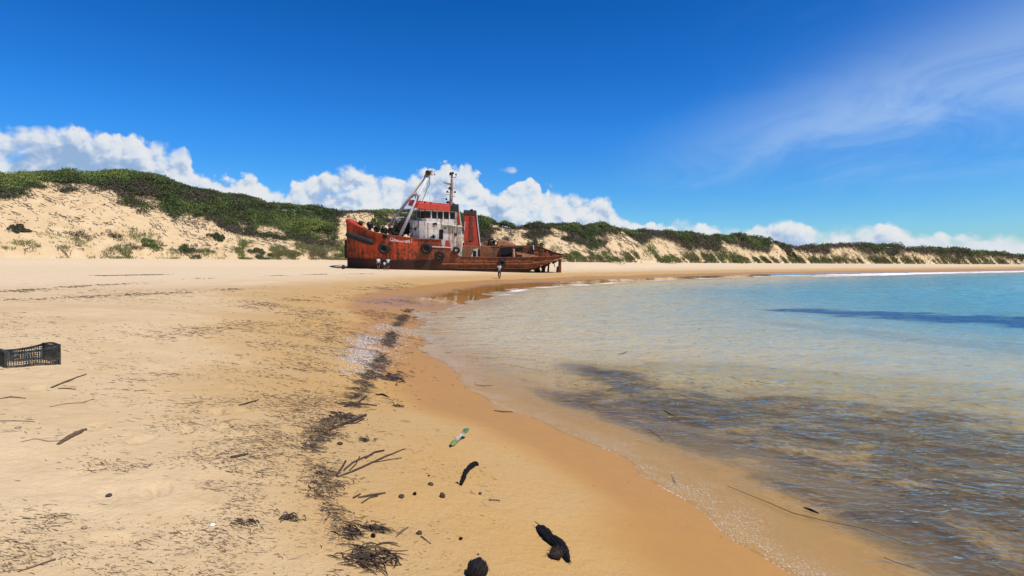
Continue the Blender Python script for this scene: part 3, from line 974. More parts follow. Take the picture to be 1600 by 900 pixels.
def twig_material(name, stops, rough=0.75, spec=0.25):
    m, b, out = material(name)
    isl = b.n('ShaderNodeNewGeometry').outputs['Random Per Island']
    p = surf(b, out, Base_Color=b.ramp(isl, stops), Roughness=rough)
    p.inputs['Specular IOR Level'].default_value = spec
    return m


def build_dune_litter():
    """dead twigs and small dry tufts strewn over the bare slopes, thick under the edge of the scrub"""
    rng = np.random.default_rng(8)
    N = 90000
    az = rng.uniform(R(-46), R(44), N)
    s = rng.uniform(0.01, 1.02, N)
    X, Y, r = polar_xy(az, s)
    z, d, s2, veg = ground(X, Y, full=True)
    px, py = proj(X, Y, z)
    rb, zb, run, zcr = dune_at(az)
    vis = np.clip((zcr - zb) * F / (rb + run) / 130, 0.1, 1)
    vpy = np.interp(az, _vaz, _vpy)
    below = (py - vpy) * r / F
    edge = np.exp(-np.clip(below, 0, None) / 0.75) * sst(fbm(X / 3, Y / 3, 160, 3), 0.36, 0.6)
    clump = sst(fbm(X / 1.7, Y / 1.7, 161, 4), 0.53, 0.72)
    dens = (0.80 * edge + 0.50 * clump + 0.05) * vis
    dens = np.where(veg > 0.6, 0.10 * vis, dens)
    keep = rng.uniform(0, 1, N) < dens
    X, Y, z, r = [q[keep] for q in (X, Y, z, r)]
    sc = np.clip(r / 90, 0.7, 4)
    n = len(X)
    V, Fc, _ = twig_mesh(np.stack([X, Y, z], 1), rng.normal(size=n) * 0.7, np.zeros(n), np.exp(rng.uniform(np.log(0.12), np.log(0.9), n)) * sc, rng.uniform(0.018, 0.055, n) * sc, 4, rng.normal(size=n) * 0.6, rng, follow=ground, lift=0.01)
    m = twig_material('dead_twig', [(0, (0.045, 0.032, 0.022)), (0.5, (0.095, 0.068, 0.046)), (0.85, (0.16, 0.12, 0.085)), (1, (0.20, 0.19, 0.08))])
    o = np_mesh('dune_litter', V, Fc, m)
    tag(o, 'dead twigs and dry tufts strewn over the bare dune slopes', 'twigs', None, 'stuff')


build_dune_litter()

BARK = twig_material('bush_stem', [(0, (0.06, 0.045, 0.035)), (1, (0.15, 0.115, 0.085))])

# shrubs that stand apart: column, row of the base, width, height (px of the photograph), tone, stems shown, category, label
SHRUBS = [
    (27, 359, 34, 11, 0.26, 'low_shrub', 'shrub', 'dark grey-green mat of shrub alone on the bare sand slope at the far left'),
    (236, 385, 34, 13, 0.86, 'low_shrub', 'shrub', 'brightest green cushion shrub low on the left sand slope'),
    (208, 386, 28, 7, 0.10, 'dry_shrub', 'dry shrub', 'grey dead twiggy shrub touching the left side of the bright green cushion shrub'),
    (298, 394, 42, 16, 0.55, 'low_shrub', 'shrub', 'long olive green shrub sprawling near the foot of the left dune'),
    (130, 368, 40, 8, 0.05, 'dry_shrub', 'dry shrub', 'thin grey dead brush lying halfway down the bare left slope'),
    (178, 369, 36, 10, 0.02, 'dry_shrub', 'dry shrub', 'dark dead brush lying on the sand above the bright green cushion shrub'),
    (214, 323, 52, 30, 0.40, 'scrub_bush', 'bush', 'big dark bush hanging over the top of the bare left slope with fallen branches below'),
    (446, 329, 46, 20, 0.34, 'scrub_bush', 'bush', 'dark bush with pale flecks standing on the dune crest left of the ship'),
    (338, 372, 30, 13, 0.33, 'low_shrub', 'shrub', 'grey-green shrub on the sand just below the edge of the scrub'),
    (405, 396, 34, 9, 0.50, 'low_shrub', 'shrub', 'flat olive shrub on the sand close to the dune foot left of the ship'),
    (8, 271, 40, 11, 0.36, 'scrub_bush', 'bush', 'dark bush on the skyline at the left edge of the picture'),
    (590, 352, 26, 15, 0.74, 'scrub_bush', 'bush', 'fresh green bush seen above the ship\'s foredeck'),
    (836, 388, 30, 22, 0.30, 'scrub_bush', 'bush', 'dark grey-green bush on the sand slope behind the ship\'s stern'),
    (945, 409, 66, 21, 0.64, 'low_shrub', 'shrub', 'wide green-brown mound of shrub at the dune foot right of the ship'),
    (1030, 409, 74, 22, 0.74, 'low_shrub', 'shrub', 'yellow-green sloping shrub right of the wide brownish mound at the dune foot'),
    (1140, 411, 54, 13, 0.72, 'low_shrub', 'shrub', 'yellow-green shrub at the dune foot beside two dark driftwood lumps'),
    (1198, 411, 15, 7, 0.32, 'low_shrub', 'shrub', 'small dark shrub alone at the bottom of a bare slope'),
    (1164, 368, 14, 7, 0.30, 'scrub_bush', 'bush', 'small dark bush rising above the skyline of the right-hand dunes'),
    (1222, 386, 30, 9, 0.32, 'scrub_bush', 'bush', 'round dark bush on a bare sandy saddle of the right-hand crest'),
    (1236, 395, 22, 8, 0.30, 'scrub_bush', 'bush', 'dark bush on the sand just below the round bush of the sandy saddle'),
]


def build_shrubs():
    for k, (px, py, w, h, tone, name, cat, label) in enumerate(SHRUBS):
        rng = np.random.default_rng(300 + k)
        p = at(px, py)
        sc = p.y / F
        W, H = w * sc, h * sc
        root = empty(name, p)
        tag(root, label, cat)
        dead = name == 'dry_shrub'
        nb = 16 if not dead else 9
        cx = rng.uniform(-0.38, 0.38, nb) * W
        cy = rng.uniform(-0.25, 0.25, nb) * W
        env = np.sqrt(np.clip(1 - (2 * cx / W * 0.85) ** 2, 0.05, 1))
        rad = rng.uniform(0.09, 0.17, nb) * W
        hh = H * env * rng.uniform(0.38, 0.62, nb)
        cz = ground(cx + p.x, cy + p.y) - p.z + H * 0.12 * env
        V, Fc, T = dome_leaves(cx, cy, cz, rad, hh, 26 if dead else 95, np.full(nb, max(0.085, 0.95 * sc)), np.clip(tone + rng.normal(size=nb) * 0.09, 0, 1), rng)
        np_mesh('foliage', V, Fc, LEAF, root, False, dict(tone=T))
        st = MB()
        for i in range(22 if dead else 9):
            a = rng.uniform(0, 2 * PI)
            x0, y0 = rng.uniform(-0.2, 0.2) * W, rng.uniform(-0.12, 0.12) * W
            x1, y1 = x0 + math.cos(a) * W * rng.uniform(0.15, 0.42), y0 + math.sin(a) * W * 0.22
            z0, z1 = gz(x0 + p.x, y0 + p.y) - p.z, gz(x1 + p.x, y1 + p.y) - p.z
            rr = max(0.02, 0.25 * sc)
            st.tube([(x0, y0, z0 - 0.05), ((x0 + x1) / 2, (y0 + y1) / 2, (z0 + z1) / 2 + H * rng.uniform(0.3, 0.7)), (x1, y1, z1 + H * rng.uniform(0.1, 0.8))], [rr, rr * 0.7, rr * 0.3], 5)
        st.build('stem', BARK, root)
    # bare twigs standing on the left crest
    p = at(106, 259)
    rg = random.Random(4)
    st = MB()
    for i in range(26):
        x0 = rg.uniform(-1.6, 1.6); a = rg.uniform(-0.9, 0.9)
        L = rg.uniform(0.5, 1.25)
        q = Vector((x0 + math.sin(a) * L, rg.uniform(-0.4, 0.4), math.cos(a) * L + 0.2))
        st.tube([(x0, 0, -0.3), ((x0 + q.x) / 2 + 0.08, q.y / 2, q.z * 0.55), q], [0.035, 0.025, 0.012], 4)
    o = st.build('bare_bush', BARK)
    o.location = p
    tag(o, 'leafless twiggy bush standing out on the highest part of the left crest', 'bush')


build_shrubs()

# ------------------------------------------------------------------ the stranded ship
def rusty(name, paint, rust=(0.13, 0.047, 0.020), dark=(0.045, 0.020, 0.012), amount=0.5, streak=0.5, scale=1.0, rough=0.75, keel=False):
    """old paint with rust breaking through, runs of rust down the plates; keel: black bottom paint low on the bow"""
    m, b, out = material(name)
    pos = b.n('ShaderNodeTexCoord').outputs['Object']
    n1 = b.noise(pos, 0.36 * scale, 7, 0.68, 0.5)
    n2 = b.noise(pos, 2.6 * scale, 5, 0.65)
    n3 = b.noise(pos, 11.0 * scale, 3, 0.6)
    run = b.n('ShaderNodeMapping', {'Vector': pos, 'Scale': (2.2 * scale, 2.2 * scale, 0.16 * scale)}).outputs[0]
    st = b.noise(run, 1.5, 5, 0.65)
    mixed = b.m('ADD', b.m('MULTIPLY', n1, 0.55), b.m('ADD', b.m('MULTIPLY', n2, 0.30), b.m('MULTIPLY', n3, 0.15)))
    mixed = b.m('ADD', b.m('MULTIPLY', mixed, 1 - streak), b.m('MULTIPLY', st, streak))
    t = 0.5 + (0.5 - amount) * 0.42
    worn = b.step(mixed, t - 0.07, t + 0.07)
    rc = b.mix(b.step(n2, 0.35, 0.65), rust, dark)
    rc = b.mix(b.step(n3, 0.48, 0.75, 0, 0.7), rc, (0.33, 0.125, 0.040))
    plate = b.n('ShaderNodeTexBrick', {'Vector': b.n('ShaderNodeMapping', {'Vector': pos, 'Rotation': (R(90), 0, 0)}).outputs[0], 'Color1': (1, 1, 1, 1), 'Color2': (0.80, 0.80, 0.80, 1), 'Mortar': (0.55, 0.50, 0.47, 1), 'Scale': 1.0, 'Mortar Size': 0.012, 'Brick Width': 2.6, 'Row Height': 1.15}).outputs[0]
    pc = b.mix(b.step(n2, 0.3, 0.75, 0, 0.35), paint, rust)
    c = b.mix(worn, pc, rc)
    if keel:
        x, y, z = b.sep(pos)
        wob = b.m('MULTIPLY', b.m('SUBTRACT', n1, 0.5), 0.5)
        # red paint forward, bare rust aft of the break of the deck
        aft = b.step(b.m('ADD', x, b.m('MULTIPLY', b.m('SUBTRACT', n1, 0.5), 5.0)), 8.3, 11.0)
        low = b.step(b.m('ADD', z, b.m('MULTIPLY', b.m('SUBTRACT', n1, 0.5), 2.2)), 3.7, 2.7)
        aft = b.m('MAXIMUM', b.m('MULTIPLY', aft, low), b.step(x, 13.0, 14.0))
        rusty_plate = b.mix(b.step(n2, 0.3, 0.7), (0.30, 0.092, 0.034), (0.085, 0.030, 0.015))
        rusty_plate = b.mix(b.step(st, 0.52, 0.72, 0, 0.65), rusty_plate, (0.34, 0.115, 0.036))
        c = b.mix(b.m('MULTIPLY', aft, 0.93), c, rusty_plate)
        bot = b.step(b.m('ADD', z, wob), 1.75, 1.30)
        bot = b.m('MULTIPLY', bot, b.step(b.m('ADD', x, b.m('ADD', b.m('MULTIPLY', n1, 5.0), b.m('MULTIPLY', n2, 4.0))), 20.5, 15.0))
        bot = b.m('MAXIMUM', bot, b.step(b.m('ADD', z, b.m('MULTIPLY', wob, 0.5)), 0.42, 0.10))
        c = b.mix(b.m('MULTIPLY', bot, 0.94), c, b.mix(n2, (0.018, 0.012, 0.010), (0.050, 0.026, 0.018)))
    c = b.mix(0.75, c, plate, 'MULTIPLY')
    bump = b.n('ShaderNodeBump', {'Height': b.m('ADD', b.m('MULTIPLY', n1, 0.16), b.m('MULTIPLY', n2, 0.025)), 'Distance': 1.0, 'Strength': 0.5})
    p = surf(b, out, Base_Color=c, Roughness=rough, Normal=bump.outputs[0])
    p.inputs['Specular IOR Level'].default_value = 0.3
    return m


def plain(name, col, rough=0.6, var=0.3, scale=4.0, spec=0.3, metal=0.0):
    m, b, out = material(name)
    pos = b.n('ShaderNodeTexCoord').outputs['Object']
    n = b.noise(pos, scale, 5, 0.6)
    k = b.lin(n, 0.25, 0.75, 1 - var, 1 + var)
    p = surf(b, out, Base_Color=b.mix(1.0, col, b.comb(k, k, k), 'MULTIPLY'), Roughness=rough)
    p.inputs['Specular IOR Level'].default_value = spec
    p.inputs['Metallic'].default_value = metal
    return m


def build_ship():
    M_hull = rusty('hull_paint', (0.64, 0.082, 0.026), amount=0.47, streak=0.40, scale=0.9, keel=True)
    M_red = rusty('red_paint', (0.50, 0.055, 0.025), amount=0.16, streak=0.5)
    M_visor = rusty('visor_red_paint', (0.62, 0.060, 0.035), amount=0.30, streak=0.5)
    M_fun = rusty('funnel_red_paint', (0.44, 0.040, 0.022), amount=0.34, streak=0.85)
    M_white = rusty('white_ship_paint', (0.80, 0.78, 0.71), rust=(0.44, 0.25, 0.09), dark=(0.22, 0.11, 0.045), amount=0.33, streak=0.80, scale=0.9)
    M_leg = rusty('pale_grey_paint', (0.62, 0.62, 0.60), rust=(0.36, 0.27, 0.19), dark=(0.18, 0.12, 0.08), amount=0.22, streak=0.3, scale=2.0)
    M_mast = rusty('mast_paint', (0.48, 0.38, 0.29), rust=(0.27, 0.15, 0.08), dark=(0.12, 0.07, 0.05), amount=0.45, streak=0.3, scale=3.0)
    M_rust = rusty('bare_rust', (0.22, 0.085, 0.036), amount=0.5, streak=0.35, scale=1.4, rough=0.9)
    M_rustl = rusty('light_rust', (0.27, 0.115, 0.052), rust=(0.14, 0.055, 0.027), amount=0.42, streak=0.55, scale=1.6, rough=0.9)
    M_dark = plain('dark_machinery', (0.022, 0.017, 0.015), 0.6, 0.5)
    M_rub = plain('worn_rubber', (0.017, 0.016, 0.017), 0.75, 0.4, 3.0)
    M_hole = plain('opening_shade', (0.012, 0.010, 0.009), 0.8, 0.3)  # near-black paint standing in for the shade inside openings
    M_glass = plain('dusty_window_glass', (0.008, 0.008, 0.010), 0.30, 0.3, 2.0, 0.3)
    M_black = plain('black_ship_paint', (0.022, 0.020, 0.019), 0.7, 0.4)
    M_letter = plain('white_lettering', (0.72, 0.64, 0.58), 0.7, 0.25, 3.0)
    M_green = plain('green_deck_paint', (0.16, 0.23, 0.10), 0.8, 0.4, 3.0)

    bow = Vector(((541 - 800) / F * 77.5, 77.5, 1.45))
    root = empty('stranded_ship', bow)
    root.rotation_euler = (R(6.0), 0, R(4.4))
    tag(root, 'rusty red and white ship wreck stranded upright on the beach below the dunes', 'ship')
    Mx = Matrix.Translation(bow) @ root.rotation_euler.to_matrix().to_4x4()
    O, ex, ey, ez = Mx.translation, Mx.col[0].to_3d(), Mx.col[1].to_3d(), Mx.col[2].to_3d()

    def L(px, py, yy):
        """ship coordinates of what is seen at a pixel, yy metres in from the near side"""
        A = O + ey * yy
        u, v = px - 800, py - HY
        a11, a12, r1 = ex.x * F - u * ex.y, ez.x * F - u * ez.y, -(A.x * F - u * A.y)
        a21, a22, r2 = ex.z * F + v * ex.y, ez.z * F + v * ez.y, -((A.z - ZC) * F + v * A.y)
        det = a11 * a22 - a12 * a21
        return Vector(((r1 * a22 - a12 * r2) / det, yy, (a11 * r2 - r1 * a21) / det))

    # ---- hull
    CL = 4.0
    fore = [(541, 346), (545, 348), (551, 351), (560, 354), (575, 360), (588, 364), (602, 366.5), (624, 370), (653, 373.5), (675, 374.5), (689, 375), (690.5, 385), (705, 391), (714, 397), (720, 401.5), (745, 402), (776, 403), (805, 402.5), (832, 402), (852, 401.3), (866, 400.8), (876, 400.2), (883, 400), (887.5, 400.5)]
    botm = [(0, -0.9), (24.5, -0.9), (25.6, -0.25), (26.6, 0.28), (28, 0.72), (29.5, 1.18), (30.6, 1.5), (31.4, 1.72), (33, 1.9)]
    hbx = [(0, 0.22), (0.4, 0.9), (0.9, 1.55), (1.7, 2.3), (3.1, 3.1), (4.2, 3.5), (5.5, 3.8), (7.5, 4.0), (25.5, 4.0), (27.5, 3.75), (29, 3.1), (30.2, 2.2), (30.9, 1.25), (31.3, 0.45), (31.6, 0.2)]
    hbb = [(0, 0.15), (0.9, 0.7), (3, 1.9), (5.5, 3.0), (8, 3.6), (11, 3.85), (24, 3.8), (26.5, 3.3), (29, 2.5), (31.3, 0.35)]
    ip = lambda tab, x: float(np.interp(x, [t[0] for t in tab], [t[1] for t in tab]))
    st = []
    for px, py in fore:
        x = L(px, py, 2.0).x
        yy = CL - ip(hbx, x)
        p = L(px, py, yy)
        st.append((p.x, p.z))
    xs_extra = []
    for (a, za), (b_, zb_) in zip(st[:-1], st[1:]):
        k = max(1, int((b_ - a) / 0.8))
        xs_extra += [(a + (b_ - a) * i / k, za + (zb_ - za) * i / k) for i in range(k)]
    xs_extra.append(st[-1])
    ring_v, NP = [], 14
    mb = MB()
    deck = MB()
    dk = []
    vs = []
    for x, zg in xs_extra:
        h, hb2 = ip(hbx, x), ip(hbb, x)
        zb_ = min(ip(botm, x), zg - 0.15)
        far_up = 1.05 * sst(np.array(x), 18, 22) * (1 - sst(np.array(x), 27.0, 31.0)) - 0.55 * (1 - sst(np.array(x), 9, 12)) * sst(np.array(x), 0.5, 3)
        zf = zg + float(far_up)
        zd = (zg - 1.0) if x < 13.2 else min(0.95, zg - 0.12)
        zd = max(zd, zb_ + 0.08)
        ti = min(0.13, h * 0.4)
        sec = []
        for sgn, ztop in ((-1, zg), (1, zf)):
            pr = []
            for f in (0.0, 0.28, 0.58, 0.85, 1.0):
                hh = h + (hb2 - h) * (f ** 1.6)
                pr.append((CL + sgn * hh, ztop + (zb_ - ztop) * f))
            sec.append(pr)
        ring = sec[0] + sec[1][::-1] + [(CL + h - ti, zf), (CL + h - ti, zd), (CL - h + ti, zd), (CL - h + ti, zg)]
        vs += [(x, y, z) for y, z in ring]
        dk.append(((x, CL - h + ti, zd + 0.01), (x, CL + h - ti, zd + 0.01)))
    n = len(xs_extra)
    fs = []
    for i in range(n - 1):
        for k in range(NP):
            fs.append((i * NP + k, i * NP + (k + 1) % NP, (i + 1) * NP + (k + 1) % NP, (i + 1) * NP + k))
    fs.append(tuple(range(NP)))
    fs.append(tuple(range((n - 1) * NP + NP - 1, (n - 1) * NP - 1, -1)))
    mb.add(vs, fs)
    mb.build('hull', M_hull, root)
    dv = [p for pr in dk for p in pr]
    dv2 = [(x, y, z - 0.06) for x, y, z in dv]
    m = len(dv)
    df = []
    for i in range(n - 1):
        df.append((2 * i, 2 * i + 2, 2 * i + 3, 2 * i + 1))
    d = MB().add(dv, df)
    d.build('deck', M_rust, root)

    def side(x):
        return CL - ip(hbx, x)

    # cap rail along the top of the near bulwark, raised lip at the prow, rubbing strake
    cap = MB()
    fw = [(x, side(x) - 0.02, z + 0.04) for x, z in xs_extra if 0.9 < x < 13.2]
    cap.tube(fw, 0.075, 6)
    cap.build('cap_rail', M_rustl, root)
    cap = MB()
    cap.tube([(x, side(x) - 0.02, z + 0.03) for x, z in xs_extra if x > 15.6], 0.07, 6)
    cap.build('cap_rail', M_rust, root)
    cap = MB()
    cap.tube([(x, 2 * CL - side(x), z + 0.03 + 1.05 * float(sst(np.array(x), 18, 22) * (1 - sst(np.array(x), 27.0, 31.0)))) for x, z in xs_extra if x > 15.6], 0.08, 6)
    cap.build('cap_rail', M_rust, root)
    lip = MB()
    pts = []
    for px, py, yy in ((567, 356.5, 1.3), (556, 351.5, 1.9), (548, 347.5, 2.9), (544, 345.5, CL), (548, 345, 5.2), (556, 348, 6.2), (567, 351.5, 6.8)):
        pts.append(L(px, py, yy))
    lip.tube(pts, [0.14, 0.24, 0.34, 0.38, 0.30, 0.22, 0.14], 10)
    lip.tube([L(545, 346, CL), L(545.5, 340.5, CL)], [0.12, 0.07], 8)
    lip.build('prow_rail', M_red, root, True)
    rub = MB()
    a = [(x, side(x) - 0.05, ip([(15, L(720, 412.5, 0).z), (25, L(820, 412.5, 0).z), (28, L(846, 409, 0).z)], x)) for x, z in xs_extra if 12.5 < x < 27.6]
    rub.tube(a, 0.10, 6)
    rub.build('rubbing_strake', M_rustl, root)
    low = MB()
    low.tube([(x, y - 0.02, z - 0.62) for x, y, z in a if 14.5 < x < 26.5], 0.045, 5)
    low.build('rubbing_strake', M_rust, root)
    # a broken row of lighter plates above the strake
    for x0, x1 in ((678, 730), (738, 750), (757, 778), (784, 800), (809, 822), (830, 848)):
        if x0 < 700: x0 = 722
        a0, a1 = L(x0, 409, 0), L(x1, 409.3, 0)
        pl = MB().box(((a0.x + a1.x) / 2, side((a0.x + a1.x) / 2) - 0.02, a0.z), (a1.x - a0.x, 0.07, 0.16))
        pl.build('side_plating', M_rustl, root)

    # stem fender, roller fender, tyres, hawse hole
    fd = MB()
    fd.prism([L(538.2, 375, CL), L(544, 375, CL - 0.2), L(544, 404, CL - 0.2), L(538.2, 403, CL)], (0, 0.5, 0))
    fd.build('stem_fender', M_rub, root)
    rf = MB()
    p0, p1 = L(541.5, 366, 1.7), L(583, 379.5, 0.15)
    p0.y, p1.y = 2.1, 0.15
    axis = [p0.lerp(p1, t) + Vector((0, -0.25, 0)) for t in np.linspace(0, 1, 15)]
    rf.tube(axis, [0.30, 0.44] + [0.47 if i % 2 else 0.43 for i in range(11)] + [0.42, 0.26], 14)
    rf.build('roller_fender', M_rub, root, True)

    def tyre(px, py, rpx, yoff=0.28, closed=False, mat=M_rub):
        p = L(px, py, 0.0)
        y = side(p.x)
        p = L(px, py, y - yoff)
        rr = rpx / 11.2
        t = MB().torus(p, (0, 1, 0.06), rr * 0.68, rr * 0.33, 22, 9, 0.9)
        o = t.build('tyre_fender', mat, root, True)
        if closed:
            c = MB().tube([p + Vector((0, -0.02, 0)), p + Vector((0, 0.25, 0))], rr * 0.55, 18)
            c.build('hub', M_hole, o)
        return o
    tyre(599.5, 388.5, 8.8, 0.06, True, M_dark)
    tyre(666, 388, 9.2)
    tyre(687, 399.5, 8.2)
    tyre(784, 411, 6.2, 0.22, True)
    tyre(713, 391, 6, 0.2, False, M_dark)
    h = MB()
    p = L(601, 370, side(L(601, 370, 0).x))
    h.torus(p, (0, 1, 0), 0.27, 0.09, 16, 6)
    h.tube([p + Vector((0, -0.02, 0)), p + Vector((0, 0.1, 0))], 0.26, 14)
    h.build('hawse_hole', M_hole, root)

    # the name on the bow
    cu = bpy.data.curves.new('ship_name', 'FONT')
    cu.body = 'CONSEFLO GEN T'
    cu.size = 0.80
    cu.space_character = 1.05
    cu.extrude = 0.012
    cu.offset = 0.012
    tx = bpy.data.objects.new('ship_name', cu)
    COL.objects.link(tx)
    dg = bpy.context.evaluated_depsgraph_get()
    me = bpy.data.meshes.new_from_object(tx.evaluated_get(dg))
    bpy.data.objects.remove(tx)
    me.materials.clear(); me.materials.append(M_letter)
    o = bpy.data.objects.new('ship_name', me)
    COL.objects.link(o); o.parent = root
    x0 = L(609.3, 376.4, 0).x
    q0 = L(609.3, 376.4, side(x0) - 0.05); q1 = L(644, 380.2, side(L(644, 380, 0).x) - 0.05)
    w = max(v.co.x for v in me.vertices)
    dirx = (q1 - q0).normalized()
    up = Vector((0, 0.10, 1)); up = (up - dirx * up.dot(dirx)).normalized()
    nz = dirx.cross(up)
    k = (q1 - q0).length / w
    o.matrix_local = Matrix.Translation(q0) @ Matrix((dirx, up, nz)).transposed().to_4x4() @ Matrix.Diagonal((k, 1.0, 1, 1))

    # ---- raised side strip amidships and its braces
    b2 = MB()
    s0, s1 = L(653, 374, 0), L(691, 374.5, 0)
    b2.prism([L(674.5, 384.6, -0.06), L(705.5, 386.2, -0.06), L(705.5, 387.6, -0.06), L(674.5, 386.2, -0.06)], (0, 0.35, 0))
    b2.build('side_rail', M_leg, root)
    b3 = MB()
    b3.prism([L(696, 375.5, 0.02), L(701.5, 376, 0.02), L(704.5, 388, 0.02), L(704, 396, 0.02), L(697, 395, 0.02), L(695, 386, 0.02)], (0, 0.22, 0))
    b3.build('side_brace', M_red, root)

    # ---- superstructure
    zdeck = 3.0

    def block(name, mat, plan, py_top_pts, zbot, parent=root, slope=None):
        """plan: list of (px, yy); every corner reaches the row given for it at the top"""
        top = [L(px, py, yy) for (px, yy), py in zip(plan, py_top_pts)]
        n_ = len(plan)
        bot = [Vector((t.x, t.y, zbot)) for t in top]
        mbk = MB().add(bot + top, [tuple(range(n_ - 1, -1, -1)), tuple(range(n_, 2 * n_))] + [(i, (i + 1) % n_, n_ + (i + 1) % n_, n_ + i) for i in range(n_)])
        return mbk.build(name, mat, parent)

    lower = block('lower_deckhouse', M_white, [(640, 3.0), (645, 1.7), (655, 0.85), (665, 0.55), (722, 0.55), (722, 7.2), (664, 7.2), (640, 5.0)], [345, 344.5, 345, 346.5, 354.5, 349, 340, 341], 0.9)
    wheel = block('wheelhouse', M_white, [(652, 3.1), (657, 1.9), (664, 1.0), (716, 1.0), (716, 6.8), (664, 6.8), (652, 5.0)], [326, 327, 327.5, 330, 326, 322, 322], L(690, 353.2, 1.0).z - 0.3)
    # window row with white posts
    wins = [(662.5, 672.8, 329.6, 340.8), (675, 682.3, 330.2, 341.5), (684.2, 691.6, 330.6, 341.8), (693.6, 701.2, 331.0, 342.2), (703.2, 710.6, 331.4, 342.4)]
    for x0, x1, y0, y1 in wins:
        f = 1.0
        wn = MB()
        wn.prism([L(x0, y0, f - 0.02), L(x1, y0 + 0.4, f - 0.02), L(x1, y1, f - 0.02), L(x0, y1 - 0.4, f - 0.02)], (0, 0.1, 0))
        wo = wn.build('window', M_glass, wheel)
    for px in (673.9, 683.2, 692.6, 702.2):
        ps = MB().prism([L(px - 0.55, 329.5, 0.95), L(px + 0.55, 329.5, 0.95), L(px + 0.55, 342.6, 0.95), L(px - 0.55, 342.6, 0.95)], (0, 0.12, 0))
        ps.build('window_post', M_white, wheel)
    # forward windows on the rounded front
    A, B = L(652.3, 329.5, 3.0), L(656.6, 330, 1.95)
    C, D = L(657.4, 330, 1.84), L(662.6, 330.2, 1.12)
    for (p, q) in ((A, B), (C, D)):
        nrm = Vector((-(q.y - p.y), (q.x - p.x), 0)).normalized() * -1
        if nrm.x > 0: nrm = -nrm
        hgt_ = Vector((0, 0, -0.98))
        MB().prism([p + nrm * 0.03, q + nrm * 0.03, q + nrm * 0.03 + hgt_, p + nrm * 0.03 + hgt_], nrm * -0.08).build('window', M_glass, wheel)
    # red visor round the roof
    vis = MB()
    vis.hexa([L(650.5, 325.5, 0.75), L(703.2, 330, 0.75), L(703.2, 326, 7.0), L(650.5, 321, 7.0), L(654.5, 317.2, 0.95), L(703.8, 322.3, 0.95), L(703.8, 319, 6.9), L(654.5, 313.5, 6.9)])
    vis.build('roof_visor', M_visor, wheel)
    fv = MB()
    fv.hexa([L(638, 321, 3.6), L(650.2, 325.2, 0.9), L(650.2, 320.6, 6.9), L(638, 318.5, 5.2), L(641, 313.4, 3.6), L(654.2, 317.4, 1.1), L(654.2, 313.6, 6.8), L(641, 311.6, 5.2)])
    fv.build('roof_visor', M_visor, wheel)
    br = MB()
    br.hexa([L(703.6, 330.2, 0.8), L(717, 331, 0.8), L(717, 326.4, 7), L(703.6, 325.8, 7), L(704, 321.6, 0.9), L(716.6, 322.2, 0.9), L(716.6, 319, 6.9), L(704, 318.7, 6.9)])
    br.build('roof_end', M_black, wheel)
    # roof clutter
    for px, py0, py1, yy, r_ in ((668, 318.5, 313.5, 3.0, 0.05), (671.5, 319, 304.5, 4.0, 0.03), (680.5, 320, 307, 4.5, 0.03), (690.5, 320.5, 309, 3.0, 0.03), (692, 321, 309.5, 3.3, 0.03), (664, 318, 314.5, 2.4, 0.14), (673, 319, 316, 2.2, 0.14)):
        MB().tube([L(px, py0, yy), L(px, py1, yy)], r_, 6).build('aerial', M_leg if r_ < 0.1 else M_black, wheel)
    tb = MB()
    tb.tube([L(678, 316.5, 3), L(693, 317.5, 3)], 0.10, 6)
    tb.build('roof_rail', M_leg, wheel)
    tb = MB()
    tb.tube([L(690, 309, 3), L(693, 309.2, 3)], 0.07, 6)
    tb.build('roof_rail', M_leg, wheel)
    tb = MB()
    tb.tube([L(684, 320.5, 2), L(700, 322, 2)], 0.07, 6)
    tb.build('roof_rail', M_leg, wheel)
    # door, portholes, small fittings on the lower house
    dr = MB()
    yy = 0.55
    dr.prism([L(686.3, 358.5, yy - 0.03), L(692.6, 359, yy - 0.03), L(692.3, 374, yy - 0.03), L(685.8, 373.5, yy - 0.03)], (0, 0.1, 0))
    dr.build('door_opening', M_hole, lower)
    for px, py, w_, h_ in ((679.5, 349.7, 6.5, 3.0), (648.6, 358.6, 2.4, 3.2), (711.8, 366.8, 3.6, 3.4), (676.5, 369.8, 8, 1.6), (677.3, 369.3, 2.6, 5.6), (648, 341.5, 3, 3.4), (695.5, 356.5, 2.5, 2.2)):
        y2 = yy if px > 663 else 1.15
        MB().prism([L(px - w_ / 2, py - h_ / 2, y2 - 0.09), L(px + w_ / 2, py - h_ / 2, y2 - 0.09), L(px + w_ / 2, py + h_ / 2, y2 - 0.09), L(px - w_ / 2, py + h_ / 2, y2 - 0.09)], (0, 0.14, 0)).build('vent', M_hole, lower)
    MB().prism([L(693, 353.2, 0.30), L(724, 355.0, 0.30), L(724, 356.4, 0.30), L(693, 354.6, 0.30)], (0, 0.9, 0)).build('bridge_deck_edge', M_green, root)
    hp = MB()
    hp.tube([L(652, 343, 1.0), L(654.5, 350, 0.9), L(652, 355.5, 0.95), L(645, 357.5, 1.3), L(640, 356.5, 2.3)], 0.05, 6)
    hp.build('hanging_cable', M_black, lower)
    # rails of the bridge wing
    rl = MB()
    for px in (695, 701, 707, 713):
        rl.tube([L(px, 354.0, 0.35), L(px, 344.5, 0.35)], 0.022, 5)
    rl.tube([L(694, 344.6, 0.35), L(715, 345.6, 0.35)], 0.026, 5)
    rl.tube([L(694, 349, 0.35), L(715, 350, 0.35)], 0.022, 5)
    rl.build('railing', M_leg, root)
    # red slanting support and pole at the after end of the bridge
    MB().prism([L(715, 331, 0.9), L(717.3, 331, 0.9), L(722.5, 352.5, 0.9), L(713.5, 352, 0.9)], (0, 0.25, 0)).build('support', M_red, root)
    pp = MB()
    pp.tube([L(717, 326.5, 0.7), L(720.5, 352.5, 0.7)], 0.075, 6)
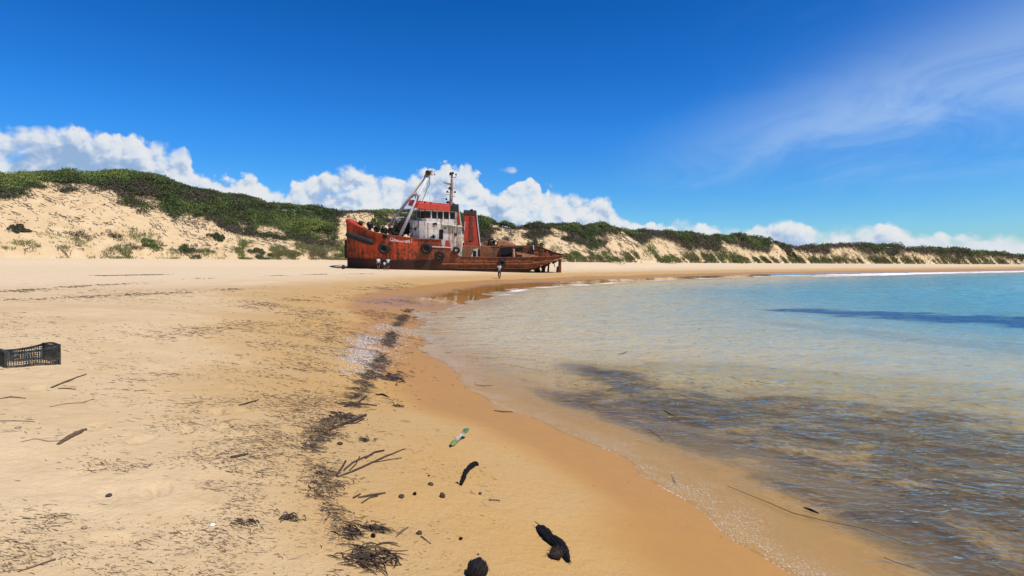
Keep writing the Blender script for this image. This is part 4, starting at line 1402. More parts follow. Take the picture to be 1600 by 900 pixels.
    pp.build('pole', M_leg, root)
    pp = MB()
    pp.tube([L(726.6, 346.5, 0.8), L(725.5, 360, 0.8)], 0.05, 6)
    pp.build('pole', M_leg, root)

    # ---- funnel
    fn = MB()
    fn.hexa([L(724.5, 388, 1.3), L(751, 388, 1.3), L(751, 384, 5.6), L(724.5, 384, 5.6), L(725.5, 334, 2.0), L(744, 334.6, 2.0), L(744, 331.5, 5.0), L(725.5, 331, 5.0)])
    fo = fn.build('funnel', M_fun, root)
    fc = MB()
    fc.hexa([L(724, 334.4, 1.9), L(745, 335, 1.9), L(745, 331.5, 5.1), L(724, 331, 5.1), L(725, 330.8, 2.0), L(744, 331.6, 2.0), L(744, 328.6, 5.0), L(725, 328, 5.0)])
    fc.tube([L(737, 332, 3), L(737, 326.8, 3)], 0.2, 8)
    fc.build('funnel_cap', M_black, fo)
    MB().tube([L(744.6, 333, 1.9), L(747.3, 358, 1.6), L(750.6, 386, 1.2)], 0.075, 6).build('exhaust_pipe', M_leg, fo)
    MB().prism([L(733.6, 338, 1.88), L(737.4, 338, 1.88), L(739.6, 376, 1.36), L(732.6, 376, 1.36)], (0, 0.06, 0)).build('funnel_dark_plate', rusty('dark_red_paint', (0.13, 0.022, 0.016), amount=0.45, streak=0.8), fo)  # darker red plate standing slightly proud of the funnel face
    fb = MB()
    fb.hexa([L(722, 403, 0.9), L(752, 403, 0.9), L(752, 396, 6), L(722, 396, 6), L(723, 384, 1.0), L(752, 384.5, 1.0), L(752, 380, 5.8), L(723, 379, 5.8)])
    fb.build('funnel_base', M_rustl, root)
    for x0, x1, y0, y1 in ((716, 723, 390, 401), (739, 744, 392, 401), (746.5, 750, 390, 401)):
        MB().prism([L(x0, y0, 0.82), L(x1, y0, 0.82), L(x1, y1, 0.82), L(x0, y1, 0.82)], (0, 0.08, 0)).build('door_opening', M_hole, root)
    MB().prism([L(740.5, 388.5, 0.84), L(747, 388.5, 0.84), L(747, 401, 0.84), L(736, 401, 0.84)], (0, 0.05, 0)).build('pale_plate', M_white, root)

    # ---- signal mast
    ms = MB()
    b0, b1 = L(704.5, 323, 4), L(706.3, 271, 4)
    ms.tube([b0, b0.lerp(b1, 0.5), b1], [0.26, 0.21, 0.12], 8)
    mo = ms.build('signal_mast', M_mast, root)
    arms = MB()
    arms.hexa([L(693, 286.5, 3.9), L(705, 290.5, 3.9), L(705, 290.5, 4.1), L(693, 286.5, 4.1), L(692.5, 284, 3.9), L(705, 286.8, 3.9), L(705, 286.8, 4.1), L(692.5, 284, 4.1)])
    arms.build('yard_arm', M_mast, mo)
    MB().tube([L(706, 277.5, 4), L(713, 277, 4)], 0.06, 6).tube([L(712.5, 277.5, 4), L(712.8, 272.5, 4)], 0.05, 6).build('yard_arm', M_mast, mo)
    for py, a_, c_ in ((294.5, 698.5, 711), (300.5, 699, 711.5), (304, 696, 706), (307, 702, 711), (312.5, 697, 706), (276.5, 702, 708), (316.5, 696.5, 709)):
        MB().tube([L(a_, py, 4), L(c_, py + 0.2, 4)], 0.035, 5).build('yard_arm', M_mast, mo)
    for px, py, r_ in ((704.5, 271.5, 0.24), (707.5, 270.3, 0.17), (702.7, 294, 0.2), (711, 300, 0.14), (699, 299.5, 0.15), (697.5, 311, 0.14), (700.3, 316, 0.2), (712.5, 272.4, 0.12), (698, 316, 0.1), (709, 319.5, 0.2)):
        p = L(px, py, 3.85)
        MB().tube([p + Vector((0, 0, -r_)), p + Vector((0, 0, r_ * 0.4)), p + Vector((0, 0, r_))], [r_, r_ * 0.9, r_ * 0.5], 8).build('mast_lamp', M_dark, mo)

    # ---- A-frame crane leaning aft over the foredeck
    topn, topf = L(669.5, 273, 3.55), L(667.0, 272, 4.45)
    MB().tube([L(624.5, 370, 0.55), topn], [0.25, 0.20], 10).build('crane_leg', M_leg, root, True)
    MB().tube([L(607.5, 354, 7.2), topf], [0.25, 0.20], 10).build('crane_leg', M_leg, root, True)
    cb = MB()
    cb.tube([L(645, 303.0, 6.0), L(655.5, 305.5, 1.8)], 0.16, 8)
    cb.tube([L(643, 309, 6.2), L(652, 301, 2.2)], 0.09, 6)
    cb.tube([L(648, 303.5, 5), L(650.5, 313, 3.0)], 0.08, 6)
    cb.build('crane_cross_brace', M_leg, root)
    hd = MB()
    hd.hexa([L(665, 276.5, 3.3), L(672.6, 275.5, 3.3), L(672.6, 275, 4.7), L(665, 276, 4.7), L(665.4, 268, 3.3), L(672.2, 267.4, 3.3), L(672.2, 267, 4.7), L(665.4, 267.5, 4.7)])
    hd.tube([L(674, 266, 3.4), L(673.5, 274, 3.4)], 0.2, 6)
    ho = hd.build('crane_head', M_mast, root)
    MB().torus(L(668.4, 269.8, 3.2), (0, 1, 0), 0.24, 0.13, 16, 6).build('sheave', M_dark, ho)
    ca = MB()
    ca.tube([L(672, 276, 3.5), L(671, 288, 3.4), L(664, 304, 3.2), L(659, 316, 3.0)], 0.045, 5)
    ca.build('hanging_cable', M_black, root)
    ca = MB()
    ca.tube([L(671.5, 276, 3.5), L(666, 295, 3.3), L(655, 316, 2.6)], 0.035, 5)
    ca.build('hanging_cable', M_black, root)
    ca = MB()
    ca.tube([L(676, 273.5, 3.6), L(681, 272.5, 3.6)], 0.035, 5)
    ca.tube([L(678.5, 267.5, 3.6), L(679, 274, 3.6)], 0.03, 5)
    ca.build('antenna', M_black, root)

    # ---- gear on the foredeck
    for px, py, s_ in ((563.5, 351.5, 1.0), (577.5, 354.5, 1.25)):
        bo = MB()
        p = L(px, py, 3.0)
        bo.tube([p + Vector((0, 0, -1.2)), p + Vector((0, 0, 0.2))], 0.17 * s_, 10)
        bo.tube([p + Vector((0, 0, 0.18)), p + Vector((0, 0, 0.38 * s_)), p + Vector((0, 0, 0.60 * s_))], [0.34 * s_, 0.36 * s_, 0.2 * s_], 10)
        if s_ > 1: bo.box(p + Vector((0.1, 0, 0.15)), (0.75, 0.6, 0.45))
        bo.build('bollard', M_dark, root)
    rg = random.Random(3)
    for px, py, r_, w_ in ((623, 358, 0.85, 1.0), (631, 353, 0.95, 1.3), (612, 361, 0.5, 1.2), (600, 360.5, 0.42, 1.6), (589, 357.5, 0.38, 1.5)):
        p = L(px, py, 3.4)
        wi = MB()
        wi.tube([p + Vector((0, -w_ / 2, 0)), p + Vector((0, w_ / 2, 0))], r_ * 0.6, 14)
        for sg in (-1, 1):
            wi.torus(p + Vector((0, sg * w_ / 2, 0)), (0, 1, 0), r_ * 0.8, 0.10, 18, 6)
        wi.box(p + Vector((0, 0, -r_ * 0.8)), (r_ * 1.6, w_ * 0.8, r_ * 0.9))
        wi.build('anchor_winch', M_dark, root)
    for i in range(34):
        cl = MB()
        px = rg.uniform(583, 640)
        f = (px - 583) / 57
        p = L(px, 358 + 8 * f + rg.uniform(-2.5, 3) - (8 * f if px > 612 else 0) * rg.random(), rg.uniform(2.2, 5.4))
        q = p + Vector((rg.uniform(-0.8, 0.8), rg.uniform(-0.6, 0.6), rg.uniform(-0.9, 0.5)))
        cl.tube([p, (p + q) / 2 + Vector((0, 0, rg.uniform(-0.1, 0.3))), q], rg.uniform(0.04, 0.13), 6)
        cl.build('deck_gear', M_dark, root)
    for i in range(9):
        lg = MB()
        px = rg.uniform(617, 640)
        p = L(px, rg.uniform(336, 352), rg.uniform(3.5, 5.5))
        lg.tube([p, p + Vector((rg.uniform(-0.9, 0.9), 0.2, rg.uniform(-1.5, 0.1)))], 0.05, 5)
        lg.build('deck_rail', M_leg, root)
    for tp, tr_ in (([L(618, 340, 4), L(640, 339, 4)], 0.06), ([L(628, 333, 3.5), L(646, 331.5, 3.2)], 0.05), ([L(640, 369, 1.5), L(645, 358, 1.4), L(647, 345, 1.4)], 0.06)):
        MB().tube(tp, tr_, 6).build('deck_rail', M_leg, root)

    # ---- after deck: rusted house, dark block as the hold, wreckage
    ah = MB()
    ah.hexa([L(752, 403, 1.3), L(781, 403.5, 1.3), L(781, 397, 6.5), L(752, 396, 6.5), L(752, 384.5, 1.3), L(780.5, 386, 1.3), L(780.5, 382, 6.5), L(752, 380.5, 6.5)])
    ah.build('after_deckhouse', M_rustl, root)
    tr = MB()
    tr.tube([L(780, 386.5, 0.6), L(800, 384.8, 0.6), L(824, 384.2, 1.2)], 0.07, 6)
    tr.build('canopy_edge', M_rust, root)
    MB().hexa([L(777, 384.2, 2.2), L(803, 384.0, 2.2), L(806, 381.5, 6.5), L(777, 380, 6.5), L(778, 376.8, 2.6), L(790, 377.6, 2.6), L(797, 378.6, 6.3), L(778, 373, 6.3)]).build('hatch_cover', M_rustl, root)
    MB().hexa([L(781.5, 403, 1.0), L(800, 403, 1.0), L(800, 398, 4.2), L(781.5, 398, 4.2), L(781.5, 386.8, 1.0), L(800, 386.3, 1.0), L(800, 383.5, 4.2), L(781.5, 384, 4.2)]).build('hold_shade_block', M_hole, root)  # solid block, its near-black colour replaces the dark under the canopy
    wn = MB()
    wn.torus(L(768, 378.5, 2.4), (0.2, 1, 0), 0.45, 0.12, 16, 6)
    wn.torus(L(773, 380, 2.2), (0.2, 1, 0), 0.38, 0.07, 16, 6)
    wn.box(L(768.5, 381.5, 2.6), (0.8, 0.7, 0.8))
    wn.tube([L(763, 379, 2.6), L(777, 383, 2.6)], 0.08, 6)
    wn.build('winch', M_dark, root)
    MB().box(L(762, 380.5, 3), (1.5, 0.5, 0.5)).build('deck_gear', M_rustl, root)
    MB().box(L(774, 385, 1.4), (1.2, 0.3, 0.12)).build('deck_gear', M_rustl, root)
    pr = MB().tube([L(803.2, 403, 0.9), L(803.0, 391.5, 0.9)], 0.09, 8)
    pr.blob(L(803, 390.2, 0.9), (0.13, 0.13, 0.14))
    pr.build('white_post', M_white, root)
    for px0, px1, y0, y1, ya, mt, nm in ((818, 826, 386, 396, 3.6, M_rust, 'plating_wreckage'), (827, 834, 384, 400, 3.2, M_dark, 'deck_stanchion'), (842, 849, 389, 402, 2.8, M_rust, 'deck_stanchion'), (806, 815, 398, 403, 2.2, M_dark, 'deck_gear'), (852, 856, 393, 400, 3.0, M_red, 'deck_gear'), (860, 863, 395, 401, 3.0, M_dark, 'deck_stanchion'), (805, 817, 386, 392, 6.8, M_dark, 'plating_wreckage')):
        w_ = (px1 - px0) / 11
        MB().hexa([L(px0 - 1, y1 + 1, ya), L(px1 - 0.5, y1 + 1, ya), L(px1 - 0.5, y1, ya + 0.5), L(px0 - 1, y1, ya + 0.5), L(px0 + 1.5, y0 + 1, ya), L(px1, y0, ya), L(px1 + 1, y0, ya + 0.5), L(px0 + 2, y0, ya + 0.5)]).build(nm, mt, root)
    pk = MB()
    pk.prism([L(806, 394, 3), L(836, 399, 3), L(846, 402.5, 2.2), L(812, 402.5, 2.2)], (0, 0.1, 0.02))
    pk.build('plating_wreckage', M_rustl, root)
    MB().tube([L(833, 383.5, 3.2), L(833.5, 390, 3.2)], 0.1, 6).build('deck_stanchion', M_white, root)
    for i in range(14):
        ex_ = MB()
        px = rg.uniform(806, 866)
        p = L(px, 398 - rg.uniform(0, 9) * (1 - (px - 806) / 80), rg.uniform(2, 6.3))
        ex_.tube([p, p + Vector((rg.uniform(-0.7, 0.7), rg.uniform(-0.5, 0.5), rg.uniform(-0.8, 0.3)))], rg.uniform(0.04, 0.10), 5)
        ex_.build('deck_gear', M_dark, root)
    # ---- under the stern: shaft brackets and rudder
    for px, w_, yb, yt in ((840, 8.5, 424, 412), (849.5, 6.5, 424, 410), (857, 3.2, 423, 408)):
        MB().hexa([L(px - w_ * 0.7, yb + 3, 3.0), L(px + w_ * 0.3, yb + 3, 3.0), L(px + w_ * 0.3, yb + 3, 3.7), L(px - w_ * 0.7, yb + 3, 3.7), L(px - w_ * 0.1, yt - 3, 3.0), L(px + w_ * 0.6, yt - 3, 3.0), L(px + w_ * 0.6, yt - 3, 3.7), L(px - w_ * 0.1, yt - 3, 3.7)]).build('shaft_bracket', M_dark, root)
    MB().hexa([L(871.8, 428, 3.4), L(877, 428, 3.4), L(877, 428, 4.0), L(871.8, 428, 4.0), L(872.6, 405, 3.4), L(877, 405, 3.4), L(876.6, 405, 4.0), L(873.4, 405, 4.0)]).build('rudder', M_rust, root)
    MB().prism([L(869.5, 427, 3.2), L(873, 427, 3.2), L(872.5, 416.5, 3.2), L(870.5, 417.5, 3.2)], (0, 0.5, 0)).build('rudder_horn', M_dark, root)
    # torn plating hanging from the counter
    for pts in (((832, 421), (841, 417.5), (838.5, 421.5), (836, 423.5)), ((843, 416.5), (853, 412.5), (850.5, 416), (846, 419.5)), ((852, 413), (862, 409.5), (858.5, 413.5), (854, 416.5)), ((861, 410), (874, 405.5), (869, 410), (864, 412.5))):
        MB().prism([L(x, y, 1.6) for x, y in pts], (0.05, 0.12, 0)).build('torn_plate', M_dark, root)
    for a, e, r_ in (((838, 417), (845, 425), 0.12), ((854, 412), (848, 424.5), 0.09), ((864, 409), (867, 418), 0.06)):
        MB().tube([L(*a, 2.4), L((a[0] + e[0]) / 2 + 0.6, (a[1] + e[1]) / 2, 2.5), L(*e, 2.6)], [r_, r_ * 1.2, r_ * 0.7], 6).build('broken_strut', M_rust, root)
    return root, L


SHIP, SL = build_ship()

# ------------------------------------------------------------------ people by the ship
SKIN = plain('brown_skin', (0.20, 0.105, 0.065), 0.55, 0.12, 6.0)
SHIRT = plain('white_cotton', (0.58, 0.58, 0.60), 0.85, 0.08, 9.0)
GREYTOP = plain('grey_cotton', (0.40, 0.38, 0.37), 0.85, 0.12, 9.0)
SHORTS = plain('dark_shorts_cloth', (0.030, 0.033, 0.045), 0.85, 0.2, 9.0)
BROWNP = plain('brown_cloth', (0.085, 0.055, 0.045), 0.85, 0.2, 9.0)
HAIR = plain('dark_hair', (0.018, 0.014, 0.012), 0.6, 0.3, 12.0)


def skin_mesh(name, pts, edges, radii, mat, parent, sub=1):
    me = bpy.data.meshes.new(name)
    me.from_pydata(pts, edges, [])
    o = bpy.data.objects.new(name, me)
    COL.objects.link(o)
    md = o.modifiers.new('skin', 'SKIN'); md.use_smooth_shade = True
    for v, r_ in zip(me.skin_vertices[0].data, radii):
        v.radius = (r_, r_) if not hasattr(r_, '__len__') else r_
    me.skin_vertices[0].data[0].use_root = True
    ss = o.modifiers.new('sub', 'SUBSURF'); ss.levels = sub; ss.render_levels = sub
    dg = bpy.context.evaluated_depsgraph_get()
    m2 = bpy.data.meshes.new_from_object(o.evaluated_get(dg))
    m2.name = name
    bpy.data.objects.remove(o)
    m2.materials.clear(); m2.materials.append(mat)
    o = bpy.data.objects.new(name, m2)
    COL.objects.link(o); o.parent = parent
    return o


def person(px, py, height, label, arms, top=SHIRT, low=SHORTS, stance=0.10, facing=0.0, group=None, long_trousers=False):
    p = at(px, py)
    root = empty('person', p, facing)
    tag(root, label, 'person', group)
    k = height / 1.72
    # joints: x sideways, y away, z up
    P = {'pel': (0, 0, .94), 'spi': (0, .01, 1.12), 'che': (0, .01, 1.32), 'nec': (0, 0, 1.46), 'hd0': (0, -.01, 1.55), 'hd1': (0, -.02, 1.66),
         'hl': (-.09, 0, .90), 'kl': (-.10, -.02, .50), 'al': (-stance, .02, .08), 'tl': (-stance - .02, -.14, .03),
         'hr': (.09, 0, .90), 'kr': (.10, -.02, .50), 'ar': (stance, .02, .08), 'tr': (stance + .02, -.14, .03),
         'sl': (-.17, 0, 1.40), 'sr': (.17, 0, 1.40)}
    P['el'], P['wl'], P['fl'], P['er'], P['wr'], P['fr'] = arms
    names = list(P)
    E = [('pel', 'spi'), ('spi', 'che'), ('che', 'nec'), ('nec', 'hd0'), ('hd0', 'hd1'), ('pel', 'hl'), ('hl', 'kl'), ('kl', 'al'), ('al', 'tl'), ('pel', 'hr'), ('hr', 'kr'), ('kr', 'ar'), ('ar', 'tr'),
         ('che', 'sl'), ('sl', 'el'), ('el', 'wl'), ('wl', 'fl'), ('che', 'sr'), ('sr', 'er'), ('er', 'wr'), ('wr', 'fr')]
    rad = dict(pel=(.15, .11), spi=(.13, .10), che=(.16, .11), nec=.055, hd0=.085, hd1=.09, hl=.09, kl=.058, al=.042, tl=.04, hr=.09, kr=.058, ar=.042, tr=.04, sl=.06, sr=.06, el=.043, er=.043, wl=.03, wr=.03, fl=.035, fr=.035)
    idx = {n: i for i, n in enumerate(names)}
    sc = lambda q: tuple(c * k for c in q)
    sr = lambda r_: tuple(c * k for c in r_) if hasattr(r_, '__len__') else r_ * k
    skin_mesh('body', [sc(P[n]) for n in names], [(idx[a], idx[b_]) for a, b_ in E], [sr(rad[n]) for n in names], SKIN, root)
    # shirt with short sleeves
    half = lambda a, b_, t: tuple(x + (y - x) * t for x, y in zip(P[a], P[b_]))
    S = [P['pel'], P['spi'], P['che'], (0, .005, 1.44), P['sl'], half('sl', 'el', .6), P['sr'], half('sr', 'er', .6)]
    skin_mesh('shirt', [sc(q) for q in S], [(0, 1), (1, 2), (2, 3), (2, 4), (4, 5), (2, 6), (6, 7)], [sr(q) for q in ((.175, .135), (.155, .125), (.185, .135), .085, .085, .07, .085, .07)], top, root)
    lo = .95 if long_trousers else .35
    Q = [(0, 0, .93), P['hl'], half('hl', 'kl', .5), half('hl', 'kl', lo) if not long_trousers else P['kl'], P['hr'], half('hr', 'kr', .5), half('hr', 'kr', lo + .3) if not long_trousers else P['kr']]
    if not long_trousers: Q[3] = half('hl', 'kl', .75); Q[6] = half('hr', 'kr', .75)
    pts, ed, rr = [sc(q) for q in Q], [(0, 1), (1, 2), (2, 3), (0, 4), (4, 5), (5, 6)], [(.165, .13), .115, .095, .088, .115, .095, .088]
    if long_trousers:
        pts += [sc(half('kl', 'al', .9)), sc(half('kr', 'ar', .9))]; ed += [(3, 7), (6, 8)]; rr = [(.165, .13), .115, .095, .08, .115, .095, .08, .06, .06]
    skin_mesh('shorts' if not long_trousers else 'trousers', pts, ed, [sr(q) for q in rr], low, root)
    MB().blob(sc((0, .02, 1.665)), sr((.104, .118, .105)), 12, 8).build('hair', HAIR, root, True)
    return root


HANG = ((-.24, .02, 1.12), (-.25, -.05, .88), (-.24, -.07, .78), (.24, .02, 1.12), (.25, -.05, .88), (.24, -.07, .78))
AKIMBO = ((-.24, .02, 1.12), (-.25, -.05, .88), (-.24, -.07, .78), (.36, .05, 1.20), (.20, -.12, 1.02), (.13, -.15, 1.0))
WAVE = ((-.24, .02, 1.12), (-.23, -.06, .88), (-.22, -.08, .78), (.40, 0, 1.34), (.47, -.06, 1.58), (.47, -.07, 1.68))
RAISED = ((-.30, -.12, 1.22), (-.16, -.30, 1.42), (-.10, -.34, 1.47), (.34, -.06, 1.24), (.26, -.28, 1.36), (.16, -.33, 1.42))
person(591.3, 422.2, 1.72, 'person in white top and dark shorts standing by the red hull, leftmost of three', HANG, facing=0.1)
person(600.7, 422.4, 1.22, 'child in white shirt standing between two taller people at the ship\'s dark hull', HANG, facing=-0.2)
person(606.3, 422.4, 1.70, 'person in white shirt with one arm raised standing by the hull, rightmost of three', WAVE, facing=-0.1)
person(780.3, 436.0, 1.74, 'person in grey top standing alone on the open sand in front of the ship', RAISED, GREYTOP, BROWNP, stance=.05, facing=PI, long_trousers=True)

# ------------------------------------------------------------------ far bits on the sand
DRIFT = twig_material('old_driftwood', [(0, (0.060, 0.045, 0.036)), (1, (0.13, 0.10, 0.078))])
WETWOOD = plain('black_wet_wood', (0.005, 0.004, 0.004), 0.65, 0.6, 60.0, 0.12)
BROWNW = plain('brown_driftwood', (0.115, 0.072, 0.042), 0.85, 0.45, 25.0)
DARKW = plain('dark_driftwood', (0.050, 0.034, 0.026), 0.8, 0.5, 25.0)
TANW = plain('tan_reed', (0.24, 0.155, 0.075), 0.85, 0.3, 20.0)
GREYW = plain('grey_driftwood', (0.15, 0.125, 0.105), 0.9, 0.35, 25.0)

p = at(536.5, 420.5)
mb = MB().blob((0, 0, 0.26), (0.27, 0.26, 0.28), 14, 9, 0.08)
mb.torus((0, 0, 0.53), (0, 1, 0), 0.07, 0.03, 10, 5)
o = mb.build('mooring_buoy', plain('black_float', (0.018, 0.014, 0.014), 0.6, 0.4, 6), None, True)
o.location = p
tag(o, 'round black float lying on the sand just ahead of the ship\'s bow', 'buoy')
for px, py, w, h, lab in ((1079, 409.5, 11, 2.4, 'dark low driftwood lump with tapering ends, left of two at the dune foot'), (1103, 411, 7, 3.0, 'dark round driftwood stump with a short limb, right of two at the dune foot')):
    p = at(px, py); sc = p.y / F
    W, H = w * sc, h * sc
    mb = MB()
    if w > 9:
        mb.tube([(-W / 2, 0, 0.05), (-W * 0.2, 0.1, H * 0.4), (0.05, 0, H * 0.62), (W * 0.2, -0.1, H * 0.35), (W / 2, 0, 0.05)], [0.06, H * 0.38, H * 0.52, H * 0.33, 0.06], 9)
        mb.tube([(0, 0, H * 0.4), (0.15, 0.1, H * 1.2)], [H * 0.2, 0.03], 6)
    else:
        mb.blob((-W * 0.2, 0, H * 0.42), (W * 0.25, W * 0.3, H * 0.5), 12, 8, 0.2)
        mb.tube([(-W * 0.1, 0, H * 0.25), (W * 0.2, 0.1, H * 0.3), (W * 0.5, 0, H * 0.16)], [H * 0.24, H * 0.2, 0.05], 7)
    o = mb.build('driftwood_stump', DARKW, None, True)
    o.location = p
    tag(o, lab, 'driftwood')


# ------------------------------------------------------------------ the plastic crate
def build_crate():
    p = at(9, 575)
    q = at(93, 569.5)
    dirv = Vector((q.x - p.x, q.y - p.y, 0))
    Lx = dirv.length
    ang = math.atan2(dirv.y, dirv.x)
    root = empty('plastic_crate', (p.x, p.y, min(p.z, q.z) - 0.022), ang)
    tag(root, 'empty black plastic harvest crate with lattice sides standing on the sand', 'crate')
    W, H, T = Lx * 0.62, 0.262, 0.009
    m, b, out = material('weathered_black_plastic')
    pos = b.n('ShaderNodeTexCoord').outputs['Object']
    n = b.noise(pos, 14, 5, 0.65)
    zc = b.sep(pos)[2]
    c = b.mix(b.step(n, 0.42, 0.70), (0.010, 0.013, 0.013), (0.060, 0.072, 0.070))
    c = b.mix(b.m('MULTIPLY', b.step(b.noise(pos, 30, 4, 0.7), 0.45, 0.65), b.step(zc, 0.16, 0.0)), c, (0.30, 0.22, 0.13))
    surf(b, out, Base_Color=c, Roughness=b.lin(n, 0.3, 0.7, 0.38, 0.62))

    def rim(t):                       # long sides dip in the middle, corners stand up
        return H - 0.030 * math.sin(PI * t) ** 0.8

    def long_side(y):
        s = MB()
        N = 22
        for i in range(N + 1):        # uprights
            x = Lx * i / N
            wide = 0.016 if i in (0, N) else (0.011 if i in (8, 9, 13, 14) else 0.0045)
            s.box((x, y, rim(i / N) / 2), (wide, T, rim(i / N) - 0.004))
        for k in range(9):            # slats
            z = 0.035 + 0.022 * k
            s.box((Lx / 2, y, z), (Lx - 0.018, T * 0.8, 0.0058))
        s.box((Lx / 2, y, 0.018), (Lx - 0.018, T * 1.2, 0.026))
        for i in range(20):           # rim
            t0, t1 = i / 20, (i + 1) / 20
            a, c_ = Vector((Lx * t0, y, rim(t0))), Vector((Lx * t1, y, rim(t1)))
            s.hexa([a + Vector((0, -T, -0.024)), c_ + Vector((0, -T, -0.024)), c_ + Vector((0, T, -0.024)), a + Vector((0, T, -0.024)), a + Vector((0, -T, 0)), c_ + Vector((0, -T, 0)), c_ + Vector((0, T, 0)), a + Vector((0, T, 0))])
        for i in range(7):            # diagonal ribs of the middle panel
            s.tube([(Lx * (0.42 + 0.025 * i), y - 0.001, 0.06), (Lx * (0.36 + 0.025 * i), y - 0.001, 0.2)], 0.0035, 4)
        return s

    def short_side(x):
        s = MB()
        N = 14
        for i in range(N + 1):
            y = W * i / N
            s.box((x, y, H / 2), (T, 0.016 if i in (0, N) else 0.0055, H - 0.01))
        for k in range(8):
            z = 0.035 + 0.022 * k
            s.box((x, W / 2, z), (T * 0.8, W - 0.018, 0.0075))
        s.box((x, W / 2, 0.018), (T * 1.2, W - 0.018, 0.03))
        for i in range(16):           # raised rim with a hand hole
            t0, t1 = i / 16, (i + 1) / 16
            z0, z1 = H + 0.022 * math.sin(PI * t0), H + 0.022 * math.sin(PI * t1)
            a, c_ = Vector((x, W * t0, z0)), Vector((x, W * t1, z1))
            s.hexa([a + Vector((-T, 0, -0.02)), c_ + Vector((-T, 0, -0.02)), c_ + Vector((T, 0, -0.02)), a + Vector((T, 0, -0.02)), a + Vector((-T, 0, 0)), c_ + Vector((-T, 0, 0)), c_ + Vector((T, 0, 0)), a + Vector((T, 0, 0))])
        return s
    long_side(0).build('side_panel', m, root)
    long_side(W).build('side_panel', m, root)
    short_side(0).build('end_panel', m, root)
    short_side(Lx).build('end_panel', m, root)
    f = MB()
    for i in range(16):
        f.box((Lx / 2, W * (i + 0.5) / 16, 0.010), (Lx - 0.02, 0.010, 0.008))
    for i in range(12):
        f.box((Lx * (i + 0.5) / 12, W / 2, 0.0175), (0.010, W - 0.02, 0.006))
    f.build('bottom', m, root)
    for x, y in ((0, 0), (Lx, 0), (0, W), (Lx, W)):
        MB().tube([(x, y, 0), (x, y, H * 0.6), (x, y, H + 0.006)], [0.015, 0.014, 0.013], 8).build('corner_post', m, root)


build_crate()


# ------------------------------------------------------------------ driftwood, husks and other finds on the near sand
def stick(name, pix, rpx, mat, label, cat='stick', lift=0.5, parts=(), squash=0.8, n=8):
    """a stick lying along the given pixels; rpx: half thickness in photograph pixels at each"""
    P = [at(x, y) for x, y in pix]
    c = sum(P, Vector()) / len(P)
    mid = P[len(P) // 2]
    sc = [q.y / F for q in P]
    if not hasattr(rpx, '__len__'): rpx = [rpx] * len(P)
    pts = [q - c + Vector((0, 0, r_ * s_ * lift)) for q, r_, s_ in zip(P, rpx, sc)]
    # finer, slightly knobbly
    rg = random.Random(int(pix[0][0] * 7 + pix[0][1]))
    fp, fr = [], []
    for i in range(len(pts) - 1):
        m = 5
        for j in range(m):
            t = j / m
            q = pts[i].lerp(pts[i + 1], t)
            r_ = rpx[i] * sc[i] * (1 - t) + rpx[i + 1] * sc[i + 1] * t
            fp.append(q + Vector((rg.gauss(0, r_ * 0.12), rg.gauss(0, r_ * 0.12), rg.gauss(0, r_ * 0.05)))); fr.append(r_ * rg.uniform(0.85, 1.13))
    fp.append(pts[-1]); fr.append(rpx[-1] * sc[-1])
    mb = MB().tube(fp, fr, max(n, 10), squash, ridge=0.22, rough=0.10, seed=int(pix[0][0]))
    o = mb.build(name, mat, None, False)
    o.location = c
    tag(o, label, cat)
    for nm, ppx, pr in parts:
        Q = [at(x, y) for x, y in ppx]
        MB().tube([q - c + Vector((0, 0, pr * q.y / F * 0.8)) for q in Q], [pr * q.y / F * (1 - 0.25 * i / len(Q)) for i, q in enumerate(Q)], 6).build(nm, mat, o, True)
    return o


stick('driftwood_stick', [(91, 695), (108, 685), (124, 677), (134, 671)], [2.6, 4.0, 3.6, 2.6], BROWNW, 'thick split brown stick lying on the dry sand below the crate')
stick('driftwood_stick', [(361, 716), (374, 713), (387, 710)], [2.4, 2.6, 1.8], DARKW, 'short blunt dark stick lying alone in the middle of the dry weed')
stick('driftwood_stick', [(27, 894), (50, 887), (70, 880), (86, 875)], [1.1, 1.6, 1.9, 2.2], BROWNW, 'long thin brown stick in the bottom left corner')
stick('driftwood_stick', [(80, 607), (98, 599), (118, 591), (135, 585)], [1.2, 1.5, 1.2, 0.9], BROWNW, 'long thin curved stick just right of the grey stain below the crate')
stick('driftwood_stick', [(90, 607.5), (104, 607.5), (118, 609)], [0.9, 1.5, 1.2], BROWNW, 'short level stick under the long curved stick near the crate')
stick('driftwood_stick', [(-4, 624), (16, 621), (40, 623)], [0.8, 1.8, 1.0], BROWNW, 'flat brown stick at the left edge below the crate')
stick('driftwood_stick', [(-5, 658), (22, 658), (54, 659)], [0.6, 0.8, 0.6], DARKW, 'thin straight twig at the left edge above the thick split stick')
stick('driftwood_stick', [(33, 691), (55, 686), (75, 690), (96, 689)], [0.9, 1.1, 1.1, 0.8], TANW, 'pale tan twisted reed left of the thick split brown stick')
stick('driftwood_stick', [(78, 636), (105, 631), (128, 630), (146, 624)], [0.9, 1.1, 1.1, 0.8], TANW, 'pale tan wavy reed between crate and thick split stick')
stick('driftwood_stick', [(374, 634), (389, 630), (404, 625)], [1.3, 1.7, 1.0], DARKW, 'dark twig alone among the dry weed left of the main wrack line')
stick('driftwood_stick', [(515, 673), (536, 664), (556, 657), (571, 650)], [1.6, 3.2, 3.4, 2.8], DARKW, 'thick dark branch jutting right from the upper part of the wrack line', parts=(('twig', [(540, 663), (556, 662), (569, 655)], 1.4),))
stick('driftwood_stick', [(538, 636), (562, 632), (589, 634.5)], [1.8, 2.6, 1.6], DARKW, 'knotted dark branch above the thick jutting branch on the wrack line', parts=(('twig', [(556, 633), (566, 625), (573, 620)], 1.5),))
